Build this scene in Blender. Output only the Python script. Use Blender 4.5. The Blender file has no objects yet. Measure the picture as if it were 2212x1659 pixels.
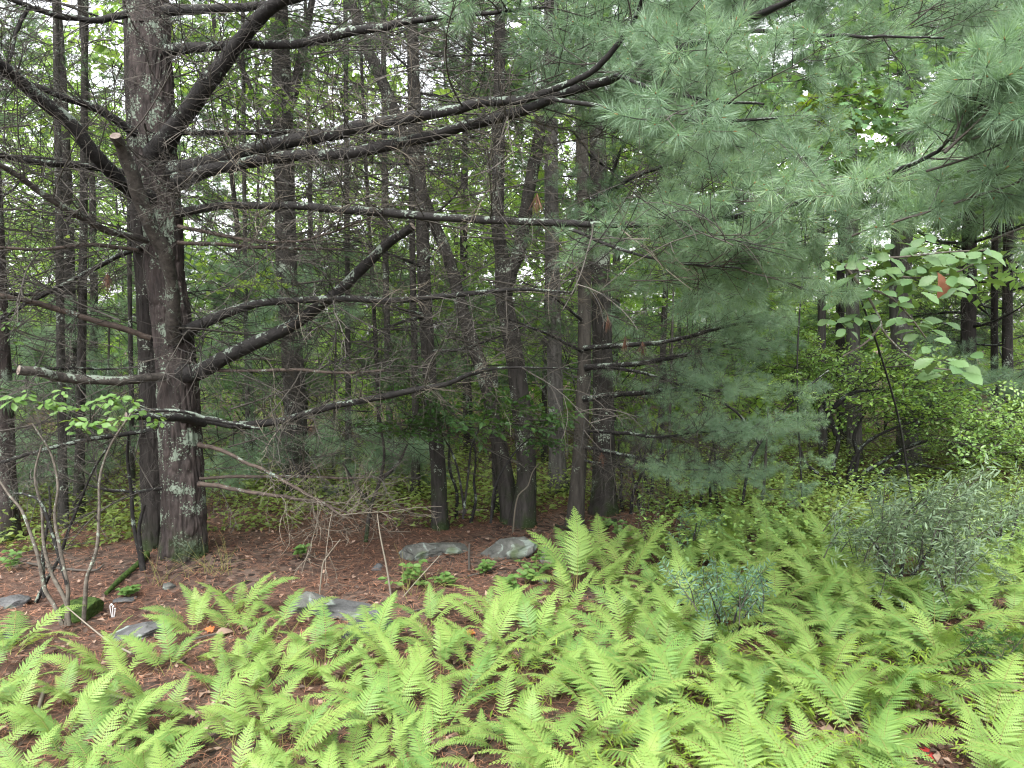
import bpy, math, random
import numpy as np
from mathutils import Vector, Matrix

random.seed(11)
rng = np.random.default_rng(11)
R = math.radians
SC = bpy.context.scene
COL = SC.collection

# ---------------------------------------------------------------- camera
W, H, F = 2212.0, 1659.0, 1598.0          # photograph measured at 2212 x 1659
PITCH = R(4.0)
CAM = np.array([0.0, 0.0, 1.6])
cd = bpy.data.cameras.new('camera')
cd.sensor_width = 36.0
cd.lens = 36.0 * F / W
cd.clip_start = 0.05
cd.clip_end = 600.0
cam = bpy.data.objects.new('camera', cd)
COL.objects.link(cam)
cam.location = CAM
cam.rotation_euler = (R(90) - PITCH, 0, 0)
SC.camera = cam

# ---------------------------------------------------------------- sky, sun, exposure
SUN_EL, SUN_AZ = 58.0, 200.0              # azimuth from +Y clockwise: high, from behind the camera
world = bpy.data.worlds.new('World')
SC.world = world
world.use_nodes = True
wn, wl = world.node_tree.nodes, world.node_tree.links
wn.clear()
sky = wn.new('ShaderNodeTexSky')
sky.sky_type = 'NISHITA'
sky.sun_disc = False
sky.sun_elevation = R(SUN_EL)
sky.sun_rotation = R(SUN_AZ)
sky.dust_density = 3.0
hs = wn.new('ShaderNodeHueSaturation')
hs.inputs['Saturation'].default_value = 0.14   # overcast: nearly white
hs.inputs['Value'].default_value = 1.0
bg = wn.new('ShaderNodeBackground')
bg.inputs['Strength'].default_value = 0.15
wo = wn.new('ShaderNodeOutputWorld')
wl.new(sky.outputs[0], hs.inputs['Color'])
wl.new(hs.outputs[0], bg.inputs['Color'])
wl.new(bg.outputs[0], wo.inputs['Surface'])

sl = bpy.data.lights.new('sun', 'SUN')
sl.energy = 1.2
sl.angle = R(35)
sl.color = (1.0, 0.97, 0.92)
sun = bpy.data.objects.new('sun', sl)
COL.objects.link(sun)
_d = Vector((math.sin(R(SUN_AZ)) * math.cos(R(SUN_EL)), math.cos(R(SUN_AZ)) * math.cos(R(SUN_EL)), math.sin(R(SUN_EL))))
sun.rotation_euler = (-_d).to_track_quat('-Z', 'Y').to_euler()

SC.view_settings.view_transform = 'Standard'
SC.view_settings.look = 'None'
SC.view_settings.gamma = 1.0
SC.view_settings.use_curve_mapping = False
SC.view_settings.exposure = 2.35
SC.render.engine = 'CYCLES'
SC.cycles.max_bounces = 6
SC.cycles.diffuse_bounces = 4
SC.cycles.glossy_bounces = 2
SC.cycles.transmission_bounces = 4
SC.cycles.transparent_max_bounces = 4
SC.cycles.sample_clamp_indirect = 6.0
SC.cycles.use_denoising = True
SC.cycles.filter_width = 1.15
SC.cycles.use_adaptive_sampling = True
SC.cycles.adaptive_threshold = 0.012
SC.cycles.caustics_reflective = False
SC.cycles.caustics_refractive = False

# ---------------------------------------------------------------- numeric helpers
def P(px, py, Y):
    """photo point (2212-wide) at world depth Y"""
    dx = (px - W / 2) / F
    du = (H / 2 - py) / F
    c, s = math.cos(PITCH), math.sin(PITCH)
    d = np.array([dx, c + du * s, -s + du * c])
    return CAM + d * (Y / d[1])

def pix(p):
    """world -> photo point"""
    v = np.asarray(p) - CAM
    c, s = math.cos(PITCH), math.sin(PITCH)
    f = v[1] * c - v[2] * s
    u = v[1] * s + v[2] * c
    return W / 2 + F * v[0] / f, H / 2 - F * u / f

def _h(ix, iy, iz):
    n = (ix * 374761393 + iy * 668265263 + iz * 2147483647 * 31 + 1013904223) & 0xffffffff
    n = ((n ^ (n >> 13)) * 1274126177) & 0xffffffff
    n = ((n ^ (n >> 16)) * 2246822519) & 0xffffffff
    return ((n ^ (n >> 15)) & 0xffffff) / float(0xffffff)

def vnoise(p):
    p = np.asarray(p, dtype=np.float64)
    i = np.floor(p).astype(np.int64)
    f = p - i
    f = f * f * (3 - 2 * f)
    x, y, z = i[..., 0], i[..., 1], i[..., 2]
    fx, fy, fz = f[..., 0], f[..., 1], f[..., 2]
    def L(a, b, t): return a + (b - a) * t
    c00 = L(_h(x, y, z), _h(x + 1, y, z), fx)
    c10 = L(_h(x, y + 1, z), _h(x + 1, y + 1, z), fx)
    c01 = L(_h(x, y, z + 1), _h(x + 1, y, z + 1), fx)
    c11 = L(_h(x, y + 1, z + 1), _h(x + 1, y + 1, z + 1), fx)
    return L(L(c00, c10, fy), L(c01, c11, fy), fz) * 2 - 1

def fbm(p, o=4):
    p = np.asarray(p, dtype=np.float64)
    v, a = 0.0, 0.5
    for _ in range(o):
        v = v + a * vnoise(p)
        p = p * 2.03 + 17.1
        a *= 0.5
    return v

def gz(x, y):
    x = np.asarray(x, dtype=np.float64); y = np.asarray(y, dtype=np.float64)
    z = -0.012 * np.clip(y - 5.5, 0, 60)
    pt = np.stack([x * 0.45, y * 0.45, np.zeros_like(x) + 3.3], -1)
    z = z + 0.07 * fbm(pt, 3)
    z = z + 0.018 * fbm(pt * 7.0, 3) 
    bx, by = PINE_XY
    z = z + 0.09 * np.exp(-((x - bx) ** 2 + (y - by) ** 2) / 0.5)
    z = z + 0.22 * np.exp(-((x - 5.9) ** 2 + (y - 8.8) ** 2) / 1.2)
    return z

_b = P(392, 1228, 5.0)
PINE_XY = (_b[0], 5.0)

def smooth_path(pts, n):
    """Catmull-Rom resample of rows (any width) to n rows"""
    p = np.asarray(pts, dtype=np.float64)
    if len(p) == 2:
        t = np.linspace(0, 1, n)[:, None]
        return p[0] * (1 - t) + p[1] * t
    q = np.vstack([2 * p[0] - p[1], p, 2 * p[-1] - p[-2]])
    m = len(p) - 1
    u = np.linspace(0, m - 1e-9, n)
    i = np.floor(u).astype(int)
    t = (u - i)[:, None]
    a, b, c, d = q[i], q[i + 1], q[i + 2], q[i + 3]
    return 0.5 * (2 * b + (c - a) * t + (2 * a - 5 * b + 4 * c - d) * t ** 2 + (3 * b - a - 3 * c + d) * t ** 3)

def unit(v):
    v = np.asarray(v, dtype=np.float64)
    return v / np.maximum(np.linalg.norm(v, axis=-1, keepdims=True), 1e-9)

class MB:
    """collects vertices and faces; build() links ONE mesh object"""
    def __init__(self):
        self.v, self.f3, self.f4, self.m3, self.m4, self.n = [], [], [], [], [], 0
    def add(self, v, tris=None, quads=None, mat=0):
        v = np.asarray(v, dtype=np.float64).reshape(-1, 3)
        if tris is not None and len(tris):
            t = np.asarray(tris, dtype=np.int64).reshape(-1, 3) + self.n
            self.f3.append(t); self.m3.append(np.full(len(t), mat))
        if quads is not None and len(quads):
            q = np.asarray(quads, dtype=np.int64).reshape(-1, 4) + self.n
            self.f4.append(q); self.m4.append(np.full(len(q), mat))
        self.v.append(v); self.n += len(v)
    def tube(self, path, rad, sides=6, disp=None, cap=False, mat=0, capmat=None):
        p = np.asarray(path, dtype=np.float64); n = len(p)
        r = np.broadcast_to(np.asarray(rad, dtype=np.float64), (n,))
        t = unit(np.gradient(p, axis=0))
        u = np.zeros((n, 3))
        ref = np.array([0.31, -0.95, 0.05]) if abs(t[0][2]) > 0.6 else np.array([0.02, 0.03, 1.0])
        x = ref - t[0] * ref.dot(t[0]); u[0] = unit(x)
        for i in range(1, n):
            x = u[i - 1] - t[i] * u[i - 1].dot(t[i]); u[i] = unit(x)
        w = np.cross(t, u)
        th = np.linspace(0, 2 * np.pi, sides, endpoint=False)
        c, s = np.cos(th)[None, :, None], np.sin(th)[None, :, None]
        rr = np.repeat(r[:, None], sides, 1)
        if disp is not None:
            sl_ = np.concatenate([[0], np.cumsum(np.linalg.norm(np.diff(p, axis=0), axis=1))])
            rr = rr * disp(np.repeat(th[None, :], n, 0), np.repeat(sl_[:, None], sides, 1), rr)
        v = p[:, None, :] + (u[:, None, :] * c + w[:, None, :] * s) * rr[..., None]
        i = np.arange(n - 1)[:, None] * sides
        j = np.arange(sides)[None, :]; k = (j + 1) % sides
        q = np.stack([i + j, i + k, i + sides + k, i + sides + j], -1).reshape(-1, 4)
        self.add(v.reshape(-1, 3), quads=q, mat=mat)
        if cap:
            ring = v[-1]; ce = ring.mean(0) + t[-1] * 0.004
            tr = [[a, (a + 1) % sides, sides] for a in range(sides)]
            self.add(np.vstack([ring, ce]), tris=tr, mat=mat if capmat is None else capmat)
    def tubes(self, paths, rads, sides=3, mat=0):
        p = np.asarray(paths, dtype=np.float64)
        K, n, _ = p.shape
        if K == 0: return
        r = np.broadcast_to(np.asarray(rads, dtype=np.float64), (K, n))
        t = unit(np.gradient(p, axis=1))
        ref = np.where(np.abs(t[..., 2:3]) > 0.8, np.array([1.0, 0.1, 0]), np.array([0.0, 0.1, 1.0]))
        u = unit(np.cross(t, ref)); w = np.cross(t, u)
        th = np.linspace(0, 2 * np.pi, sides, endpoint=False)
        v = p[:, :, None, :] + (u[:, :, None, :] * np.cos(th)[None, None, :, None] + w[:, :, None, :] * np.sin(th)[None, None, :, None]) * r[..., None, None]
        b = (np.arange(K) * n * sides)[:, None, None]
        i = (np.arange(n - 1) * sides)[None, :, None]
        j = np.arange(sides)[None, None, :]; k = (j + 1) % sides
        q = np.stack([b + i + j, b + i + k, b + i + sides + k, b + i + sides + j], -1).reshape(-1, 4)
        self.add(v.reshape(-1, 3), quads=q, mat=mat)
    def mesh(self, name, mats, smooth=False):
        v = np.vstack(self.v)
        f3 = np.vstack(self.f3) if self.f3 else np.zeros((0, 3), int)
        f4 = np.vstack(self.f4) if self.f4 else np.zeros((0, 4), int)
        me = bpy.data.meshes.new(name)
        me.vertices.add(len(v)); me.vertices.foreach_set('co', v.astype(np.float32).ravel())
        nl = f3.size + f4.size
        me.loops.add(nl)
        me.loops.foreach_set('vertex_index', np.concatenate([f3.ravel(), f4.ravel()]).astype(np.int32))
        me.polygons.add(len(f3) + len(f4))
        st = np.concatenate([np.arange(len(f3)) * 3, f3.size + np.arange(len(f4)) * 4]).astype(np.int32)
        me.polygons.foreach_set('loop_start', st)
        mi = np.concatenate([np.concatenate(self.m3) if self.m3 else [], np.concatenate(self.m4) if self.m4 else []]).astype(np.int32)
        for m in mats: me.materials.append(m)
        me.polygons.foreach_set('material_index', mi)
        if smooth: me.polygons.foreach_set('use_smooth', np.ones(len(f3) + len(f4), dtype=bool))
        me.update(calc_edges=True)
        return me
    def build(self, name, mats, parent=None, smooth=False, loc=None):
        if not isinstance(mats, (list, tuple)): mats = [mats]
        if loc is not None:
            self.v = [a - np.asarray(loc) for a in self.v]
        o = bpy.data.objects.new(name, self.mesh(name, mats, smooth))
        COL.objects.link(o)
        if parent is not None: o.parent = parent
        return o

def tag(o, label=None, cat=None, group=None, kind=None):
    if label: o['label'] = label
    if cat: o['category'] = cat
    if group: o['group'] = group
    if kind: o['kind'] = kind
    return o

def empty(name, loc, rz=0.0):
    o = bpy.data.objects.new(name, None)
    COL.objects.link(o)
    o.location = loc
    o.rotation_euler = (0, 0, rz)
    o.empty_display_size = 0.1
    return o

def put(name, me, parent, mat4):
    """one more object on shared mesh data"""
    o = bpy.data.objects.new(name, me)
    COL.objects.link(o)
    o.parent = parent
    o.matrix_local = mat4
    return o

def frame(origin, xdir, up=(0, 0, 1), scale=1.0, roll=0.0):
    x = Vector(xdir).normalized()
    u = Vector(up)
    y = u.cross(x)
    if y.length < 1e-4: y = Vector((0, 1, 0)).cross(x)
    y.normalize(); z = x.cross(y)
    m = Matrix((x, y, z)).transposed()
    if roll: m = Matrix.Rotation(roll, 3, x) @ m
    m = m.to_4x4()
    s = scale if hasattr(scale, '__len__') else (scale,) * 3
    m = m @ Matrix.Diagonal((s[0], s[1], s[2], 1))
    m.translation = Vector(origin)
    return m

# ---------------------------------------------------------------- materials
ALB = 0.6                                 # overall scale that brings the sampled colours down to real albedos
def alb(c, k=None): return tuple(x * (ALB if k is None else k) for x in c)

def newmat(name):
    m = bpy.data.materials.new(name); m.use_nodes = True
    m.node_tree.nodes.clear()
    return m, m.node_tree.nodes, m.node_tree.links

def ramp(nodes, stops):
    r = nodes.new('ShaderNodeValToRGB')
    e = r.color_ramp.elements
    while len(e) > 1: e.remove(e[-1])
    e[0].position = stops[0][0]; e[0].color = (*stops[0][1], 1)
    for p, c in stops[1:]:
        x = e.new(p); x.color = (*c, 1)
    return r

def leaf_mat(name, cols, trans=0.35, rough=0.5, spec=0.3, tcol=None, k_=None, wi=0.65):
    """leaf colour varies from leaf to leaf (per island) and plant to plant"""
    m, n, l = newmat(name)
    geo = n.new('ShaderNodeNewGeometry'); oi = n.new('ShaderNodeObjectInfo')
    mx = n.new('ShaderNodeMath'); mx.operation = 'MULTIPLY_ADD'; mx.inputs[1].default_value = wi
    m2 = n.new('ShaderNodeMath'); m2.operation = 'MULTIPLY'; m2.inputs[1].default_value = 1 - wi
    l.new(oi.outputs['Random'], m2.inputs[0])
    l.new(geo.outputs['Random Per Island'], mx.inputs[0]); l.new(m2.outputs[0], mx.inputs[2])
    k = len(cols)
    r = ramp(n, [(i / max(k - 1, 1), alb(c, k_)) for i, c in enumerate(cols)])
    l.new(mx.outputs[0], r.inputs[0])
    pb = n.new('ShaderNodeBsdfPrincipled')
    pb.inputs['Roughness'].default_value = rough
    pb.inputs['Specular IOR Level'].default_value = spec
    l.new(r.outputs[0], pb.inputs['Base Color'])
    tr = n.new('ShaderNodeBsdfTranslucent')
    mc = n.new('ShaderNodeMix'); mc.data_type = 'RGBA'; mc.blend_type = 'MULTIPLY'; mc.inputs[0].default_value = 1.0
    l.new(r.outputs[0], mc.inputs[6]); mc.inputs[7].default_value = (*(tcol or (1.5, 1.35, 0.55)), 1)
    l.new(mc.outputs[2], tr.inputs['Color'])
    ms = n.new('ShaderNodeMixShader'); ms.inputs[0].default_value = trans
    out = n.new('ShaderNodeOutputMaterial')
    l.new(pb.outputs[0], ms.inputs[1]); l.new(tr.outputs[0], ms.inputs[2]); l.new(ms.outputs[0], out.inputs['Surface'])
    return m

def bark_mat(name, dark, light, lichen=(0.36, 0.42, 0.34), lich=0.5, scale=1.0, moss=0.0, stretch=0.18, top=False, bump=0.6):
    m, n, l = newmat(name)
    tc = n.new('ShaderNodeTexCoord')
    mp = n.new('ShaderNodeMapping'); mp.inputs['Scale'].default_value = (scale, scale, scale * stretch)
    l.new(tc.outputs['Object'], mp.inputs[0])
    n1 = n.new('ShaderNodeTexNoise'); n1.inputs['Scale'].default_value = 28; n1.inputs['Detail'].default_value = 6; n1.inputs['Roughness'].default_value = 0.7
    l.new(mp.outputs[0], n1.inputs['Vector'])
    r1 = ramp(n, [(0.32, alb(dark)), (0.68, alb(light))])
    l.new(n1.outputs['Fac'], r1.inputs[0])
    # lichen patches
    n2 = n.new('ShaderNodeTexNoise'); n2.inputs['Scale'].default_value = 7.0 if not top else 11.0; n2.inputs['Detail'].default_value = 2
    n3 = n.new('ShaderNodeTexNoise'); n3.inputs['Scale'].default_value = 75; n3.inputs['Detail'].default_value = 3
    l.new(tc.outputs['Object'], n2.inputs['Vector']); l.new(tc.outputs['Object'], n3.inputs['Vector'])
    a = n.new('ShaderNodeMath'); a.operation = 'MULTIPLY_ADD'; a.inputs[1].default_value = 1.1; l.new(n2.outputs['Fac'], a.inputs[0])
    b = n.new('ShaderNodeMath'); b.operation = 'MULTIPLY'; b.inputs[1].default_value = 0.75; l.new(n3.outputs['Fac'], b.inputs[0]); l.new(b.outputs[0], a.inputs[2])
    src = a
    if top:
        ge = n.new('ShaderNodeNewGeometry'); sx = n.new('ShaderNodeSeparateXYZ'); l.new(ge.outputs['Normal'], sx.inputs[0])
        c = n.new('ShaderNodeMath'); c.operation = 'MULTIPLY_ADD'; c.inputs[1].default_value = 0.14; l.new(sx.outputs['Z'], c.inputs[0]); l.new(a.outputs[0], c.inputs[2]); src = c
    th = 1.14 - 0.24 * lich
    mr = n.new('ShaderNodeMapRange'); mr.inputs['From Min'].default_value = th; mr.inputs['From Max'].default_value = th + 0.06
    l.new(src.outputs[0], mr.inputs['Value'])
    mx = n.new('ShaderNodeMix'); mx.data_type = 'RGBA'; l.new(mr.outputs[0], mx.inputs[0]); l.new(r1.outputs[0], mx.inputs[6]); mx.inputs[7].default_value = (*alb(lichen), 1)
    last = mx.outputs[2]
    if moss:
        sz = n.new('ShaderNodeSeparateXYZ'); l.new(tc.outputs['Object'], sz.inputs[0])
        mz = n.new('ShaderNodeMapRange'); mz.inputs['From Min'].default_value = moss * .8; mz.inputs['From Max'].default_value = 0.0
        l.new(sz.outputs['Z'], mz.inputs['Value'])
        mm = n.new('ShaderNodeMath'); mm.operation = 'MULTIPLY'; l.new(mz.outputs[0], mm.inputs[0])
        m4 = n.new('ShaderNodeMapRange'); m4.inputs['From Min'].default_value = 0.42; m4.inputs['From Max'].default_value = 0.6; l.new(n2.outputs['Fac'], m4.inputs['Value']); l.new(m4.outputs[0], mm.inputs[1])
        mo = n.new('ShaderNodeMix'); mo.data_type = 'RGBA'; l.new(mm.outputs[0], mo.inputs[0]); l.new(last, mo.inputs[6]); mo.inputs[7].default_value = (0.018, 0.03, 0.008, 1)
        last = mo.outputs[2]
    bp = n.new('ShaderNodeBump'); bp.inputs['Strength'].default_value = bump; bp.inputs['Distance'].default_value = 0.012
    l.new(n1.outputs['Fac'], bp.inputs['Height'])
    pb = n.new('ShaderNodeBsdfPrincipled'); pb.inputs['Roughness'].default_value = 0.85; pb.inputs['Specular IOR Level'].default_value = 0.2
    l.new(last, pb.inputs['Base Color']); l.new(bp.outputs[0], pb.inputs['Normal'])
    out = n.new('ShaderNodeOutputMaterial'); l.new(pb.outputs[0], out.inputs['Surface'])
    return m

def plain_mat(name, c1, c2, scale=30, rough=0.8, bump=0.0, island=False):
    m, n, l = newmat(name)
    tc = n.new('ShaderNodeTexCoord')
    no = n.new('ShaderNodeTexNoise'); no.inputs['Scale'].default_value = scale; no.inputs['Detail'].default_value = 5
    l.new(tc.outputs['Object'], no.inputs['Vector'])
    r = ramp(n, [(0.3, alb(c1)), (0.7, alb(c2))])
    if island:
        g = n.new('ShaderNodeNewGeometry'); l.new(g.outputs['Random Per Island'], r.inputs[0])
    else:
        l.new(no.outputs['Fac'], r.inputs[0])
    pb = n.new('ShaderNodeBsdfPrincipled'); pb.inputs['Roughness'].default_value = rough; pb.inputs['Specular IOR Level'].default_value = 0.25
    l.new(r.outputs[0], pb.inputs['Base Color'])
    if bump:
        b = n.new('ShaderNodeBump'); b.inputs['Strength'].default_value = bump; b.inputs['Distance'].default_value = 0.01
        l.new(no.outputs['Fac'], b.inputs['Height']); l.new(b.outputs[0], pb.inputs['Normal'])
    out = n.new('ShaderNodeOutputMaterial'); l.new(pb.outputs[0], out.inputs['Surface'])
    return m

M = {}
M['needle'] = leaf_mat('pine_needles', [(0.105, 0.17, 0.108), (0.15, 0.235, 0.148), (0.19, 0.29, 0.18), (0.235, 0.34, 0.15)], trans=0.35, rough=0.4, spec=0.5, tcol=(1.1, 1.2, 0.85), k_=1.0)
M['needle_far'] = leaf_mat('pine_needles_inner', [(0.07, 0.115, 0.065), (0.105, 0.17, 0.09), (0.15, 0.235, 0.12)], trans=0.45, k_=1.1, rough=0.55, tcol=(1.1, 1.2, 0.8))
M['bud'] = plain_mat('pine_bud', (0.35, 0.14, 0.05), (0.5, 0.25, 0.1))
M['twig'] = plain_mat('dead_twig', (0.035, 0.033, 0.030), (0.12, 0.108, 0.092), 12, island=True)
M['twig_pale'] = plain_mat('pale_twig', (0.14, 0.12, 0.095), (0.30, 0.265, 0.21), 12, island=True)
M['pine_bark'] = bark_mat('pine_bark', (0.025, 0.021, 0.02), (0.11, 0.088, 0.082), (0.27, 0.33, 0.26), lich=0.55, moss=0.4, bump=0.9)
M['pine_bark_dark'] = bark_mat('pine_bark_dark', (0.016, 0.014, 0.013), (0.065, 0.057, 0.052), lich=0.25, moss=0.3, bump=0.9)
M['limb'] = bark_mat('limb_bark', (0.012, 0.011, 0.011), (0.045, 0.042, 0.04), (0.24, 0.29, 0.24), lich=0.26, stretch=1.0, top=True, bump=0.5)
M['limb_lichen'] = bark_mat('lichened_limb_bark', (0.03, 0.027, 0.024), (0.12, 0.105, 0.092), (0.26, 0.31, 0.25), lich=0.5, stretch=1.0, top=True, bump=0.6)
M['limb_red'] = bark_mat('dead_limb_bark', (0.045, 0.037, 0.032), (0.16, 0.122, 0.10), (0.3, 0.37, 0.31), lich=0.15, stretch=1.0, bump=0.3)
M['slim_bark'] = bark_mat('slim_pine_bark', (0.035, 0.032, 0.027), (0.11, 0.098, 0.085), lich=0.15, bump=0.6)
M['oak_bark'] = bark_mat('oak_bark', (0.02, 0.018, 0.016), (0.085, 0.077, 0.07), lich=0.25, moss=0.7, bump=1.0)
M['grey_bark'] = bark_mat('grey_bark', (0.05, 0.046, 0.042), (0.19, 0.18, 0.168), lich=0.3, moss=0.5, bump=1.0)
M['far_bark'] = bark_mat('far_bark', (0.03, 0.028, 0.025), (0.10, 0.095, 0.085), lich=0.35, bump=0.7)
M['cut'] = plain_mat('cut_wood', (0.16, 0.12, 0.10), (0.34, 0.29, 0.25), 40)
M['fern'] = leaf_mat('fern_frond', [(0.17, 0.34, 0.095), (0.23, 0.40, 0.10), (0.29, 0.46, 0.115), (0.32, 0.49, 0.125), (0.36, 0.50, 0.13)], k_=.58, trans=0.35, rough=0.5, spec=0.3, tcol=(1.35, 1.25, 0.6), wi=.25)
M['fern_stem'] = plain_mat('fern_stem', (0.22, 0.28, 0.06), (0.3, 0.24, 0.1))
M['leaf'] = leaf_mat('hardwood_leaf', [(0.10, 0.19, 0.055), (0.15, 0.26, 0.075), (0.20, 0.31, 0.085), (0.27, 0.37, 0.10)], trans=0.55, rough=0.5, tcol=(1.5, 1.5, 0.8), k_=.9)
M['maple_leaf'] = leaf_mat('maple_leaf', [(0.08, 0.17, 0.075), (0.12, 0.23, 0.095), (0.16, 0.29, 0.11)], trans=0.35, rough=0.42, k_=.9)
M['shrub_leaf'] = leaf_mat('shrub_leaf', [(0.10, 0.19, 0.06), (0.15, 0.27, 0.08), (0.21, 0.34, 0.09), (0.28, 0.41, 0.10)], trans=0.4, rough=0.33, spec=0.6, k_=1.0)
M['azalea_leaf'] = leaf_mat('azalea_leaf', [(0.10, 0.22, 0.06), (0.16, 0.30, 0.08), (0.2, 0.34, 0.09)], trans=0.35, rough=0.42)
M['dark_leaf'] = leaf_mat('understory_leaf', [(0.05, 0.12, 0.04), (0.08, 0.18, 0.055), (0.13, 0.24, 0.06)], trans=0.35, rough=0.45)
M['oak_leaf'] = leaf_mat('oak_leaf', [(0.10, 0.21, 0.085), (0.14, 0.27, 0.11), (0.18, 0.31, 0.12), (0.22, 0.36, 0.10)], trans=0.22, rough=0.45, spec=0.35, k_=.58)
M['lime_leaf'] = leaf_mat('lime_leaf', [(0.22, 0.36, 0.05), (0.3, 0.44, 0.06), (0.25, 0.4, 0.08)], trans=0.4, rough=0.4)
M['sweetfern'] = leaf_mat('sweetfern_leaf', [(0.13, 0.2, 0.12), (0.18, 0.27, 0.16), (0.24, 0.33, 0.21), (0.26, 0.37, 0.14)], trans=0.25, rough=0.6, spec=0.25, tcol=(1.2, 1.2, 0.7), k_=.66)
M['bluefern'] = leaf_mat('blue_sweetfern_leaf', [(0.11, 0.22, 0.15), (0.15, 0.28, 0.19), (0.2, 0.33, 0.2)], trans=0.25, rough=0.45, tcol=(1.1, 1.2, 0.8))
M['cover'] = leaf_mat('ground_cover_leaf', [(0.10, 0.15, 0.04), (0.15, 0.21, 0.055), (0.21, 0.28, 0.075)], trans=0.35, rough=0.5, k_=1.0)
M['grass'] = leaf_mat('stiltgrass', [(0.24, 0.38, 0.05), (0.32, 0.46, 0.07), (0.38, 0.5, 0.1)], trans=0.35, rough=0.5)
M['litter_needle'] = plain_mat('fallen_needle', (0.16, 0.074, 0.048), (0.46, 0.235, 0.145), island=True)
M['litter_leaf'] = plain_mat('fallen_leaf', (0.09, 0.06, 0.046), (0.38, 0.265, 0.2), island=True, rough=0.7)
M['brown_leaf'] = plain_mat('withered_leaf', (0.25, 0.1, 0.05), (0.42, 0.2, 0.12), 25)
M['red_leaf'] = plain_mat('red_leaf', (0.5, 0.04, 0.05), (0.6, 0.07, 0.06), 25)
M['orange_leaf'] = plain_mat('orange_leaf', (0.5, 0.12, 0.04), (0.6, 0.2, 0.06), 25)
M['moss'] = plain_mat('moss', (0.02, 0.045, 0.008), (0.07, 0.12, 0.02), 60, 0.95, 1.0)
M['pipe'] = plain_mat('ghost_pipe', (0.7, 0.68, 0.68), (0.85, 0.82, 0.82), 25, 0.5)
M['dead_needle'] = plain_mat('dead_needles', (0.12, 0.06, 0.04), (0.24, 0.13, 0.085), island=True)

def rock_mat(name, dark, light, lich=0.5):
    m, n, l = newmat(name)
    tc = n.new('ShaderNodeTexCoord')
    a = n.new('ShaderNodeTexNoise'); a.inputs['Scale'].default_value = 9; a.inputs['Detail'].default_value = 8; a.inputs['Roughness'].default_value = 0.65
    b = n.new('ShaderNodeTexNoise'); b.inputs['Scale'].default_value = 7; b.inputs['Detail'].default_value = 4; b.inputs['Distortion'].default_value = 0.6
    c = n.new('ShaderNodeTexNoise'); c.inputs['Scale'].default_value = 3; c.inputs['Detail'].default_value = 3
    for x in (a, b, c): l.new(tc.outputs['Object'], x.inputs['Vector'])
    r = ramp(n, [(0.3, alb(dark)), (0.7, alb(light))]); l.new(a.outputs['Fac'], r.inputs[0])
    mr = n.new('ShaderNodeMapRange'); mr.inputs['From Min'].default_value = 0.66 - 0.2 * lich; mr.inputs['From Max'].default_value = 0.70 - 0.2 * lich
    l.new(b.outputs['Fac'], mr.inputs['Value'])
    mx = n.new('ShaderNodeMix'); mx.data_type = 'RGBA'; l.new(mr.outputs[0], mx.inputs[0]); l.new(r.outputs[0], mx.inputs[6]); mx.inputs[7].default_value = (0.16, 0.19, 0.17, 1)
    m3 = n.new('ShaderNodeMapRange'); m3.inputs['From Min'].default_value = 0.6; m3.inputs['From Max'].default_value = 0.68; l.new(c.outputs['Fac'], m3.inputs['Value'])
    m2 = n.new('ShaderNodeMix'); m2.data_type = 'RGBA'; l.new(m3.outputs[0], m2.inputs[0]); l.new(mx.outputs[2], m2.inputs[6]); m2.inputs[7].default_value = (0.05, 0.07, 0.03, 1)
    bp = n.new('ShaderNodeBump'); bp.inputs['Strength'].default_value = 1.0; bp.inputs['Distance'].default_value = 0.03; l.new(a.outputs['Fac'], bp.inputs['Height'])
    pb = n.new('ShaderNodeBsdfPrincipled'); pb.inputs['Roughness'].default_value = 0.8
    l.new(m2.outputs[2], pb.inputs['Base Color']); l.new(bp.outputs[0], pb.inputs['Normal'])
    o = n.new('ShaderNodeOutputMaterial'); l.new(pb.outputs[0], o.inputs['Surface'])
    return m
M['rock'] = rock_mat('lichen_rock', (0.05, 0.053, 0.047), (0.17, 0.175, 0.158), 0.6)
M['slate'] = rock_mat('dark_slate', (0.04, 0.042, 0.044), (0.14, 0.143, 0.145), 0.4)

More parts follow.
